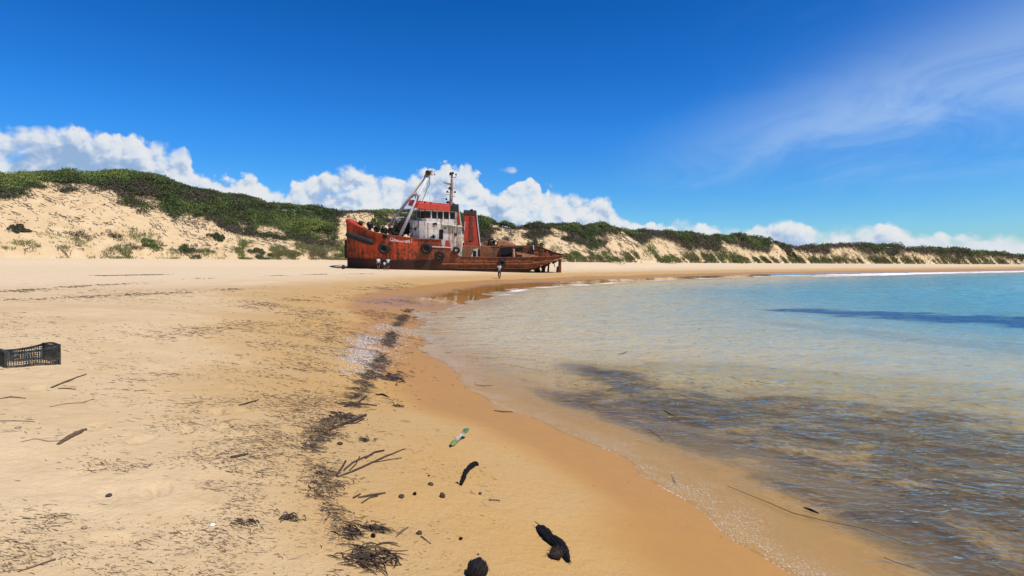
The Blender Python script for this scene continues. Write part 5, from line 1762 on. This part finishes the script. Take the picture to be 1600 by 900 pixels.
stick('driftwood_stick', [(587, 617), (598, 617.5), (608, 621.5)], [0.8, 1.9, 0.8], WETWOOD, 'small black curved stick on damp sand right of the wrack line')
stick('forked_branch', [(527, 746), (552, 737), (576, 726), (600, 715), (632, 702)], [1.6, 1.8, 1.7, 1.6, 1.1], DARKW, 'long forked dark branch with side twigs lying across the damp sand', 'branch',
      parts=(('twig', [(580, 724), (602, 720), (627, 716)], 0.9), ('twig', [(538, 735), (551, 724), (568, 716), (582, 711)], 1.5), ('twig', [(571, 717), (585, 708), (600, 705)], 1.7), ('twig', [(526, 744), (533, 734), (540, 722)], 2.0), ('twig', [(546, 736), (556, 726), (562, 714)], 1.1)))
stick('driftwood_stick', [(560, 778), (580, 775), (602, 771)], [1.4, 2.4, 1.6], DARKW, 'dark ragged branch below the long forked branch', parts=(('twig', [(565, 787), (577, 779), (590, 776)], 1.2), ('twig', [(552, 779), (558, 776), (563, 773)], 1.5)))
stick('driftwood_stick', [(619, 839), (627, 832), (638, 824)], [0.8, 1.9, 1.0], BROWNW, 'slim brown stick right of the big dark weed heap')
o = stick('driftwood_stick', [(720, 759), (725, 744), (733, 732), (742, 727), (747, 727)], [2.6, 4.4, 4.8, 4.6, 2.2], WETWOOD, 'thick black curved stick on smooth wet sand below the bottle', n=12)
stick('driftwood_stick', [(712, 754), (715, 755), (718, 757)], [0.8, 1.3, 0.8], WETWOOD, 'tiny black splinter beside the foot of the thick curved stick')
stick('driftwood_stick', [(764, 782), (772, 782), (781, 783)], [1.5, 1.2, 1.4], BROWNW, 'short straight brown twig on wet sand below the curved black stick')
stick('driftwood_stick', [(1049, 741), (1052, 750), (1056, 758)], [0.6, 1.4, 1.6], DARKW, 'short dark stick standing out in the foam at the water\'s edge')
stick('driftwood_stick', [(772, 642), (785, 644), (801, 644)], [0.8, 1.3, 0.8], DARKW, 'thin dark stick in the thin water at the toe of the wave')


def floating(pix, rpx, mat, label):
    P = [Vector(((x - 800) / F * (ZC - LEVEL - 0.03) * F / (y - HY), (ZC - LEVEL - 0.03) * F / (y - HY), LEVEL + 0.03)) for x, y in pix]
    c = sum(P, Vector()) / len(P)
    if not hasattr(rpx, '__len__'): rpx = [rpx] * len(P)
    o = MB().tube([q - c for q in P], [0.65 * r_ * q.y / F for r_, q in zip(rpx, P)], 7, 0.7).build('floating_stick', mat, None, True)
    o.location = c
    tag(o, label, 'stick')


floating([(1036, 641), (1044, 645), (1053, 650)], [1.0, 2.0, 1.0], WETWOOD, 'short black stick floating on the weedy water')
floating([(1136, 759), (1165, 771), (1200, 785), (1240, 802), (1290, 814), (1350, 826), (1385, 838), (1418, 851)], [0.6, 0.9, 1.1, 1.2, 1.0, 0.9, 0.8, 0.6], DARKW, 'very long thin dark stalk awash just inside the near edge of the water')
floating([(1256, 793), (1268, 797), (1279, 802)], [2.0, 4.2, 2.0], WETWOOD, 'dark lump of wet weed awash above the very long stalk')
floating([(1381, 871), (1400, 879), (1432, 888)], [0.8, 1.3, 0.8], DARKW, 'thin dark twig awash near the bottom right corner')
floating([(1012, 671), (1025, 679), (1038, 690)], [0.8, 1.4, 0.8], DARKW, 'thin dark twig in the shallows below the short floating stick')
floating([(742, 601), (756, 603), (770, 602)], [0.6, 1.2, 0.6], DARKW, 'thin twig in the pale shallows at the left end of the dark weed')
floating([(905, 617), (915, 620), (926, 618)], [0.5, 1.0, 0.5], DARKW, 'small twig floating over the upper patch of dark weed')
floating([(966, 553), (974, 552), (979, 549)], [0.8, 1.0, 0.8], DARKW, 'tiny dark twig floating on the pale middle water')
floating([(712, 496), (720, 496.5), (727, 495)], [0.6, 1.0, 0.6], DARKW, 'small dark stick in the thin wash where the bay curves')


def pebble(px, py, w, h, mat, name, label, cat, seed, jit=0.12, flat=0.7):
    p = at(px, py)
    sc = p.y / F
    rx, rz = w * sc * 0.42, h * sc * 0.36
    o = MB().blob((0, 0, 0), (rx, rx * 0.8, rz * flat * 1.4), 12, 8, jit, seed=seed).build(name, mat, None, True)
    o.location = (p.x, p.y, p.z + rz * 0.55)
    o.rotation_euler = (0, 0.1, seed)
    tag(o, label, cat)
    return o


POD = plain('brown_seed_pod', (0.060, 0.032, 0.020), 0.6, 0.4, 20)
STONE = plain('dark_pebble', (0.055, 0.045, 0.038), 0.7, 0.4, 30)
pebble(332, 822, 10, 8, plain('white_shell', (0.80, 0.78, 0.74), 0.5, 0.08, 8), 'shell', 'bright white shell lying on dry sand among scattered weed', 'shell', 1)
pebble(170, 773, 13, 8, STONE, 'pebble', 'dark oval pebble on clean sand at the lower left', 'pebble', 2)
pebble(131, 826, 11, 8, plain('tan_pebble', (0.30, 0.22, 0.14), 0.8, 0.3, 20), 'pebble', 'sand-coloured pebble below the dark oval pebble', 'pebble', 3)
pebble(28, 669, 11, 6, plain('pale_pebble', (0.30, 0.22, 0.15), 0.7, 0.6, 40), 'pebble', 'pale and dark pebble left of the thick split brown stick', 'pebble', 4)
pebble(627, 777, 13, 8, POD, 'seed_pod', 'rough brown seed pod at the left of the row of small dark finds', 'seed pod', 5, 0.3)
pebble(673, 758, 11, 8, POD, 'seed_pod', 'smooth oval brown seed pod above the other small dark finds', 'seed pod', 6)
pebble(670, 744, 6, 4, POD, 'seed_pod', 'tiny brown seed pod just above the smooth oval pod', 'seed pod', 7)
pebble(648, 773, 8, 8, WETWOOD, 'seed_pod', 'small black angular seed husk just right of the rough brown pod', 'seed pod', 8, 0.4)
pebble(691, 777, 12, 10, POD, 'seed_pod', 'pointed brown husk standing below the thick curved black stick', 'seed pod', 9, 0.5, 1.0)
pebble(720, 843, 8, 7, WETWOOD, 'seed_pod', 'small black tailed seed pod above the coconut', 'seed pod', 10, 0.3)
pebble(750, 772, 8, 5, POD, 'seed_pod', 'small reddish brown pod above the short straight twig', 'seed pod', 11, 0.3)
pebble(583, 839, 10, 11, WETWOOD, 'seed_pod', 'black round pod at the top of the big dark weed heap', 'seed pod', 12, 0.3)
pebble(747, 867, 5, 4, POD, 'seed_pod', 'tiny dark pod just above the coconut', 'seed pod', 13, 0.3)
pebble(655, 834, 13, 8, POD, 'seed_pod', 'ragged brown husk with a stalk right of the slim brown stick', 'seed pod', 14, 0.5)
stick('driftwood_stick', [(658, 839), (665, 844), (673, 850)], [1.6, 1.2, 1.0], DARKW, 'curved stalk sticking out of the ragged brown husk')
pebble(531, 694, 13, 6, DARKW, 'wood_chip', 'dark square chip of wood lying in the wrack line', 'wood chip', 15, 0.3)


def build_coconut():
    p = at(746, 899)
    sc = p.y / F
    r_ = 16.5 * sc
    m, b, out = material('wet_coconut_shell')
    pos = b.n('ShaderNodeTexCoord').outputs['Object']
    sx = b.n('ShaderNodeMapping', {'Vector': pos, 'Scale': (9.0, 9.0, 1.2)}).outputs[0]
    n = b.noise(sx, 9.0, 5, 0.7)
    bp = b.n('ShaderNodeBump', {'Height': n, 'Distance': 0.012, 'Strength': 1.0})
    surf(b, out, Base_Color=b.mix(b.step(n, 0.4, 0.75), (0.005, 0.004, 0.004), (0.030, 0.017, 0.012)), Roughness=b.lin(n, 0.3, 0.7, 0.40, 0.75), Normal=bp.outputs[0]).inputs['Specular IOR Level'].default_value = 0.22
    root = empty('coconut', (p.x, p.y - r_ * 0.2, p.z + r_ * 0.62), 0.6)
    root.rotation_euler = (R(-35), R(20), 0)
    tag(root, 'round wet black coconut half in view at the bottom edge', 'coconut')
    MB().blob((0, 0, 0), (r_, r_ * 0.95, r_ * 0.98), 28, 18, 0.03).build('shell', m, root, True)
    fb = MB()
    rg = random.Random(5)
    for i in range(90):
        t = rg.uniform(0, 2 * PI); ph = rg.uniform(-0.4, 1.5)
        q = Vector((math.cos(t) * math.cos(ph), math.sin(t) * math.cos(ph), math.sin(ph)))
        tg = Vector((0, 0, 1)) - q * q.z
        if tg.length < 0.1: continue
        tg.normalize()
        fb.tube([q * r_ * 0.98, q * r_ * 1.015 + tg * r_ * 0.2, q * r_ * (0.99 + rg.uniform(0, 0.07)) + tg * r_ * rg.uniform(0.3, 0.5)], [r_ * 0.02, r_ * 0.018, r_ * 0.006], 4)
    fb.build('husk_fibre', m, root)


build_coconut()


def build_husk():
    """split black palm husk with a ball of fibre"""
    c = at(866, 852)
    sc = c.y / F
    m, b, out = material('charred_palm_husk')
    pos = b.n('ShaderNodeTexCoord').outputs['Object']
    n = b.noise(b.n('ShaderNodeMapping', {'Vector': pos, 'Rotation': (0, 0, R(-35)), 'Scale': (5, 60, 30)}).outputs[0], 3.0, 5, 0.7)
    bp = b.n('ShaderNodeBump', {'Height': n, 'Distance': 0.008, 'Strength': 0.9})
    surf(b, out, Base_Color=b.mix(b.step(n, 0.45, 0.8), (0.003, 0.003, 0.003), (0.022, 0.018, 0.017)), Roughness=b.lin(n, 0.3, 0.7, 0.45, 0.8), Normal=bp.outputs[0]).inputs['Specular IOR Level'].default_value = 0.15
    root = empty('palm_husk', c)
    tag(root, 'split black palm husk with a frayed ball of fibre lying on wet sand', 'palm husk')

    def pp(x, y, up=0.0):
        q = at(x, y)
        return q - c + Vector((0, 0, up * sc))
    def lobe(pix, rad, seed):
        P = [pp(x, y, u) for x, y, u in pix]
        fp, fr = [], []
        for k in range(len(P) - 1):
            for q in range(5):
                t = q / 5
                fp.append(P[k].lerp(P[k + 1], t)); fr.append((rad[k] * (1 - t) + rad[k + 1] * t) * sc)
        fp.append(P[-1]); fr.append(rad[-1] * sc)
        MB().tube(fp, fr, 26, 0.55, ridge=0.16, rough=0.07, seed=seed).build('husk_lobe', m, root)
    lobe([(840, 824, 2), (844, 828, 4), (851, 837, 6), (858, 846, 6), (863, 853, 3)], (3.0, 7.0, 9.0, 8.0, 3.5), 3)
    lobe([(856, 843, 5), (864, 848, 7), (872, 855, 7), (879, 864, 6), (884, 872, 4), (888, 880, 2)], (3.5, 8.0, 10.0, 8.5, 6.0, 2.5), 8)
    st = MB()
    rs = random.Random(12)
    for k in range(26):           # split strips and torn ends
        t = rs.random()
        x, y = 842 + 42 * t, 826 + 46 * t
        a = pp(x + rs.gauss(0, 4), y + rs.gauss(0, 3), rs.uniform(3, 8))
        Ls = rs.uniform(8, 22)
        e = pp(x + Ls * 0.62 + rs.gauss(0, 3), y + Ls * 0.72 + rs.gauss(0, 3), rs.uniform(1, 7))
        st.tube([a, (a + e) / 2 + Vector((0, 0, 1.5 * sc)), e], [0.6 * sc, 1.3 * sc, 0.3 * sc], 5, 0.6)
    st.build('husk_strip', m, root)
    bc = pp(868, 872, 6)
    mf = plain('brown_coir', (0.030, 0.018, 0.012), 0.8, 0.5, 40)
    ball = MB().blob(bc, (10 * sc, 9 * sc, 7.5 * sc), 16, 10, 0.25)
    ball.build('fibre_ball', mf, root, True)
    rg = random.Random(9)
    fb = MB()
    for i in range(150):
        if i < 85:
            v = Vector((rg.gauss(0, 1), rg.gauss(0, 1), abs(rg.gauss(0, 0.8)))).normalized()
            a = bc + Vector((v.x * 9, v.y * 8, v.z * 6.5)) * sc
            e = a + (v + Vector((rg.gauss(0, .6), rg.gauss(0, .6), 0))) * rg.uniform(2, 6) * sc
        else:
            t = rg.random()
            a = pp(852 + 30 * t, 832 + 42 * t, 3) + Vector((rg.gauss(0, 5), rg.gauss(0, 5), 0)) * sc
            e = a + Vector((rg.uniform(-3, 12), rg.uniform(-8, 8), rg.uniform(-2, 3))) * sc
        e.z = max(e.z, a.z - 3 * sc)
        fb.tube([a, (a + e) / 2 + Vector((0, 0, sc)), e], [0.5 * sc, 0.4 * sc, 0.15 * sc], 4)
    fb.build('loose_fibre', mf, root)


build_husk()


def build_bottle():
    a, e = at(704, 698.5), at(731, 683.5)
    d = e - a
    Lb = d.length
    root = empty('plastic_bottle', a + Vector((0, 0, 0.0)), math.atan2(d.y, d.x))
    tag(root, 'crushed clear plastic bottle with green ends lying on wet sand', 'bottle')
    r_ = 3.6 * a.y / F
    mc, b, out = material('clear_crushed_plastic')
    pos = b.n('ShaderNodeTexCoord').outputs['Object']
    n = b.noise(pos, 45, 3, 0.6)
    bp = b.n('ShaderNodeBump', {'Height': n, 'Distance': 0.01, 'Strength': 1.0})
    p_ = b.n('ShaderNodeBsdfPrincipled', {'Base Color': (0.60, 0.58, 0.48, 1), 'Roughness': 0.2, 'Normal': bp.outputs[0]})
    tr = b.n('ShaderNodeBsdfTransparent', {'Color': (0.92, 0.95, 0.9, 1)})
    mx = b.n('ShaderNodeMixShader', {0: 0.38, 1: tr.outputs[0], 2: p_.outputs[0]})
    b.t.links.new(mx.outputs[0], out.inputs[0])
    mg = plain('green_label', (0.14, 0.20, 0.06), 0.45, 0.5, 35, 0.4)
    mgd = plain('dark_green_label', (0.07, 0.15, 0.05), 0.4, 0.6, 35, 0.4)
    X = lambda t: Lb * t
    z0 = r_ * 0.45
    MB().tube([(X(t), 0.0, z0) for t in (0.24, 0.4, 0.55, 0.7, 0.78)], [r_ * 0.92, r_, r_ * 0.72, r_ * 0.9, r_ * 0.8], 14, 0.6, rough=0.22, seed=4).build('body', mc, root)
    MB().tube([(X(t), 0.004 * math.sin(t * 40), z0) for t in (0.02, 0.08, 0.16, 0.24, 0.32)], [r_ * 0.6, r_ * 1.15, r_ * 1.2, r_ * 1.0, r_ * 0.8], 12, 0.6, ridge=0.15, rough=0.25, seed=5).build('label', mg, root)
    MB().tube([(X(t), 0, z0) for t in (0.70, 0.78, 0.88, 0.95)], [r_ * 0.8, r_ * 1.25, r_ * 1.3, r_ * 0.7], 12, 0.6, ridge=0.2, rough=0.28, seed=6).build('label', mgd, root)
    MB().tube([(-Lb * 0.03, 0, z0), (X(0.03), 0, z0)], [r_ * 0.42, r_ * 0.45], 12).build('cap', WETWOOD, root, True)


build_bottle()


# ------------------------------------------------------------------ the wrack line
WEED = twig_material('dry_seaweed', [(0, (0.030, 0.018, 0.011)), (0.45, (0.060, 0.038, 0.022)), (0.75, (0.105, 0.068, 0.040)), (0.92, (0.17, 0.115, 0.065)), (1.0, (0.20, 0.15, 0.10))], 0.7, 0.3)
WEEDB = twig_material('damp_seaweed', [(0, (0.016, 0.011, 0.008)), (0.55, (0.050, 0.030, 0.018)), (0.88, (0.13, 0.082, 0.045)), (1, (0.20, 0.14, 0.08))], 0.6, 0.25)


def pix_points(pix):
    return np.array([[q.x, q.y] for q in (at(x, y) for x, y in pix)])


def along(poly, n, rng, sig, spreadmax=3.0):
    seg = np.linalg.norm(np.diff(poly, axis=0), axis=1)
    # even in the picture rather than on the ground: nearer stretches get more
    wgt = seg / np.maximum((poly[:-1, 1] + poly[1:, 1]) / 2, 1) ** 0.9
    k = rng.choice(len(seg), n, p=wgt / wgt.sum())
    t = rng.uniform(0, 1, n)
    P = poly[k] + (poly[k + 1] - poly[k]) * t[:, None]
    d = (poly[k + 1] - poly[k]) / seg[k][:, None]
    off = rng.normal(size=n) * sig * np.clip(P[:, 1] / 6, 0.6, spreadmax)
    P = P + np.stack([d[:, 1], -d[:, 0]], 1) * off[:, None]
    return P


def weed_patch(name, P, mat, label, rng, lmin, lmax, wmin, wmax, clump_seed=None, lo=0.45, hi=0.6, scale=0.45, spread=0.55, lift=0.002, bias=0.10, pile=0.0):
    if clump_seed is not None:
        r0 = np.hypot(P[:, 0], P[:, 1])
        q1 = fbm(P[:, 0] / scale * 0.6, P[:, 1] / scale, clump_seed, 4)
        q2 = fbm(P[:, 0] / scale / 6, P[:, 1] / scale / 3.5, clump_seed + 50, 4)
        k = sst(r0, 5, 16)
        q = q1 * (1 - k) + q2 * k
        P = P[rng.uniform(0, 1, len(P)) < sst(q, lo, hi)]
    n = len(P)
    r0 = np.hypot(P[:, 0], P[:, 1])
    f = np.clip(r0 / 5.5, 0.55, 6) ** 0.82
    L = np.exp(rng.uniform(np.log(lmin), np.log(lmax), n)) * f
    w = rng.uniform(wmin, wmax, n) * f
    hd = bias + rng.normal(size=n) * spread
    V, Fc, _ = twig_mesh(np.concatenate([P, np.zeros((n, 1))], 1), hd, np.zeros(n), L, w, 4, rng.normal(size=n) * 0.7, rng, follow=ground, lift=lift)
    if pile:
        hp = fbm(P[:, 0] / 0.22, P[:, 1] / 0.30, 301, 3)
        up = pile * sst(hp, 0.42, 0.66) * rng.uniform(0, 1, n) ** 0.7
        V[:, 2] += np.repeat(up, 12)
    o = np_mesh(name, V, Fc, mat)
    tag(o, label, 'seaweed', None, 'stuff')


def build_wrack():
    rng = np.random.default_rng(21)
    main = pix_points([(640, 482), (628, 497), (612, 520), (603, 545), (592, 570), (570, 596), (553, 622), (530, 650), (505, 675), (494, 700), (502, 730), (505, 760), (515, 800), (530, 840), (548, 870), (545, 900), (535, 960)])
    P = np.concatenate([along(main[:10], 5600, rng, 0.075, 1.15), along(main[8:], 2300, rng, 0.12), along(main, 1500, rng, 0.34)])
    weed_patch('seaweed_wrack', P, WEEDB, 'main dark line of washed up seaweed along the edge of the damp sand', rng, 0.015, 0.13, 0.0010, 0.0034, 201, 0.42, 0.60, 0.30, 0.7, 0.004, pile=0.055)
    bands = [[(655, 440), (600, 450), (520, 462), (420, 474), (330, 482)],
             [(640, 470), (575, 478), (500, 490), (420, 505), (330, 515), (240, 523), (150, 540)],
             [(620, 490), (560, 505), (500, 525), (430, 540), (360, 556), (280, 575), (190, 610)],
             [(585, 520), (540, 535), (480, 560), (430, 590), (370, 610), (300, 650), (230, 690), (150, 735), (60, 790)],
             [(560, 560), (510, 585), (470, 605), (440, 630), (400, 660), (360, 700), (330, 745), (300, 790), (240, 850), (180, 900)],
             [(520, 610), (480, 640), (440, 680), (400, 730), (370, 780), (345, 840), (320, 900)],
             [(260, 700), (200, 745), (140, 800), (80, 850), (20, 900)]]
    PB = np.concatenate([along(pix_points(b_), 2700, rng, 0.20) for b_ in bands])
    weed_patch('dry_seaweed', PB, WEED, 'thin bands of dry seaweed scraps left on the upper beach', rng, 0.009, 0.085, 0.0007, 0.0021, 205, 0.44, 0.62, 0.42, 0.5, 0.002, 0.15)
    # loose scraps everywhere on the dry sand and a few on the damp sand
    N = 15000
    y = np.exp(rng.uniform(np.log(2.6), np.log(30), N))
    u = rng.uniform(-0.95, -0.03, N)
    x = u * y
    d = shore_dist(x, y)
    k = (d > 2.0) & (rng.uniform(0, 1, N) < np.clip(1.15 - y / 30, 0.1, 1))
    weed_patch('seaweed_scraps', np.stack([x, y], 1)[k], WEED, 'loose scraps of dry seaweed strewn over the pale sand', rng, 0.005, 0.075, 0.0006, 0.0018, 207, 0.40, 0.66, 0.7, 0.45, 0.002, 0.15)
    N = 900
    y = np.exp(rng.uniform(np.log(2.6), np.log(20), N)); x = rng.uniform(-0.35, 0.45, N) * y
    d = shore_dist(x, y)
    k = (d > 0.3) & (d < 3.0)
    weed_patch('weed_crumbs', np.stack([x, y], 1)[k], WEEDB, 'sparse crumbs of weed on the wet orange sand', rng, 0.005, 0.022, 0.0008, 0.0022, 209, 0.42, 0.62, 0.8, 0.8, 0.001)
    # far lines of debris below the dunes
    far = [[(0, 457), (60, 452), (130, 447), (200, 443), (280, 438), (340, 434)], [(420, 431), (520, 428), (600, 427)], [(150, 431), (260, 429)], [(640, 486), (690, 462), (720, 452)], [(610, 470), (660, 480), (640, 476)], [(760, 440), (860, 434), (960, 428), (1050, 424), (1200, 421)], [(0, 470), (160, 463), (300, 456), (420, 448)]]
    PF = np.concatenate([along(pix_points(b_), 420, rng, 0.10) for b_ in far])
    weed_patch('far_debris', PF, WEED, 'broken dark lines of debris on the far beach', rng, 0.02, 0.075, 0.0010, 0.0028, 211, 0.42, 0.62, 0.9, 0.35, 0.004)
    # thin strands streaming in the shallows
    N = 5200
    y = np.exp(rng.uniform(np.log(2.8), np.log(13.5), N)); x = rng.uniform(-0.15, 1.25, N) * y
    d = shore_dist(x, y)
    k = (-d > 0.7) & (-d < 7.5) & (rng.uniform(0, 1, N) < sst(-d, 0.6, 2.0))
    weed_patch('drifting_weed', np.stack([x, y], 1)[k], WEEDB, 'thin dark strands of seaweed on the bottom of the clear shallows', rng, 0.03, 0.16, 0.0009, 0.0030, 213, 0.46, 0.60, 0.55, 0.4, 0.006, -0.55)


build_wrack()


def build_heaps():
    """weed heaps big enough to be things: fistfuls of stalks and strands"""
    spec = [((577, 872), 46, 30, 130, WEEDB, 'weed_heap', 'biggest dark heap of stalky weed at the bottom of the wrack line'),
            ((590, 826), 30, 9, 50, WEEDB, 'weed_heap', 'spiky dark tuft of weed above the biggest heap'),
            ((548, 832), 26, 14, 45, WEEDB, 'weed_heap', 'loose brown tangle of weed left of the spiky tuft'),
            ((616, 540 + 50), 22, 14, 60, WEEDB, 'weed_heap', 'dense dark clump of weed beside the grey shell grit'),
            ((540, 652), 26, 12, 60, WEEDB, 'weed_heap', 'dark weed clump at the root of the thick jutting branch'),
            ((622, 636), 10, 4, 16, WEEDB, 'weed_heap', 'small dark tuft on the damp sand right of the knotted branch'),
            ((568, 688), 14, 4, 22, WEEDB, 'weed_heap', 'small dark strand bundle above the long forked branch'),
            ((450, 812), 22, 7, 26, WEED, 'weed_heap', 'small brown tangle of weed left of the spiky tuft on dry sand'),
            ((378, 818), 22, 12, 24, WEED, 'weed_heap', 'small brown tangle of weed right of the bright white shell')]
    for k, ((px, py), wpx, hpx, n, mat, name, lab) in enumerate(spec):
        rng = np.random.default_rng(500 + k)
        c = at(px, py)
        sc = c.y / F
        gy = sc * c.y / (ZC - c.z)          # ground metres for a row of the picture
        x = rng.normal(size=n) * wpx * sc * 0.42
        y = rng.normal(size=n) * hpx * gy * 0.34
        L = rng.uniform(0.22, 0.95, n) * wpx * sc
        w = rng.uniform(0.35, 1.3, n) * sc
        lift = np.abs(rng.normal(size=n)) * 0.014
        C = np.stack([x + c.x, y + c.y, np.zeros(n)], 1)
        V, Fc, _ = twig_mesh(C, rng.normal(size=n) * 0.65 - 0.1, np.zeros(n), L, w, 6, rng.normal(size=n) * 0.35, rng, follow=ground, lift=0.0)
        arch = np.tile(np.repeat(np.sin(np.linspace(0.15, PI - 0.15, 6)), 3), n) * np.repeat(lift, 18)
        V[:, 2] += arch
        V -= np.array([c.x, c.y, c.z])
        o = np_mesh(name, V, Fc, mat)
        o.location = c
        tag(o, lab, 'seaweed')


build_heaps()


def build_grit():
    """a patch of pale shell grit and tiny pebbles beside the wrack line"""
    rng = np.random.default_rng(31)
    line = pix_points([(612, 508), (598, 530), (585, 550), (572, 570), (560, 590)])
    P = np.concatenate([along(line, 5200, rng, 0.13), along(line[1:4] - np.array([0.25, 0.0]), 3000, rng, 0.10)])
    q = fbm(P[:, 0] / 0.5, P[:, 1] / 0.5, 77, 3)
    P = P[rng.uniform(0, 1, len(P)) < sst(q, 0.30, 0.52)]
    n = len(P)
    s_ = rng.uniform(0.004, 0.011, n) * np.clip(P[:, 1] / 8, 0.7, 2)
    z = ground(P[:, 0], P[:, 1])
    dirs = np.array([[1, 0, 0], [0, 1, 0], [-1, 0, 0], [0, -1, 0], [0, 0, 0.9]])
    jit = rng.uniform(0.6, 1.3, (n, 5, 1))
    V = np.stack([P[:, 0], P[:, 1], z], 1)[:, None, :] + dirs[None] * s_[:, None, None] * jit
    b0 = np.arange(n)[:, None, None] * 5
    Fc = (b0 + np.array([[0, 1, 4], [1, 2, 4], [2, 3, 4], [3, 0, 4]])[None]).reshape(-1, 3)
    m = twig_material('shell_grit_stone', [(0, (0.12, 0.10, 0.10)), (0.4, (0.30, 0.27, 0.26)), (0.8, (0.46, 0.43, 0.41)), (1, (0.68, 0.66, 0.63))], 0.6)
    o = np_mesh('shell_grit', V.reshape(-1, 3), Fc, m)
    tag(o, 'patch of grey shell grit and tiny pebbles in the wrack line', 'grit', None, 'stuff')


build_grit()
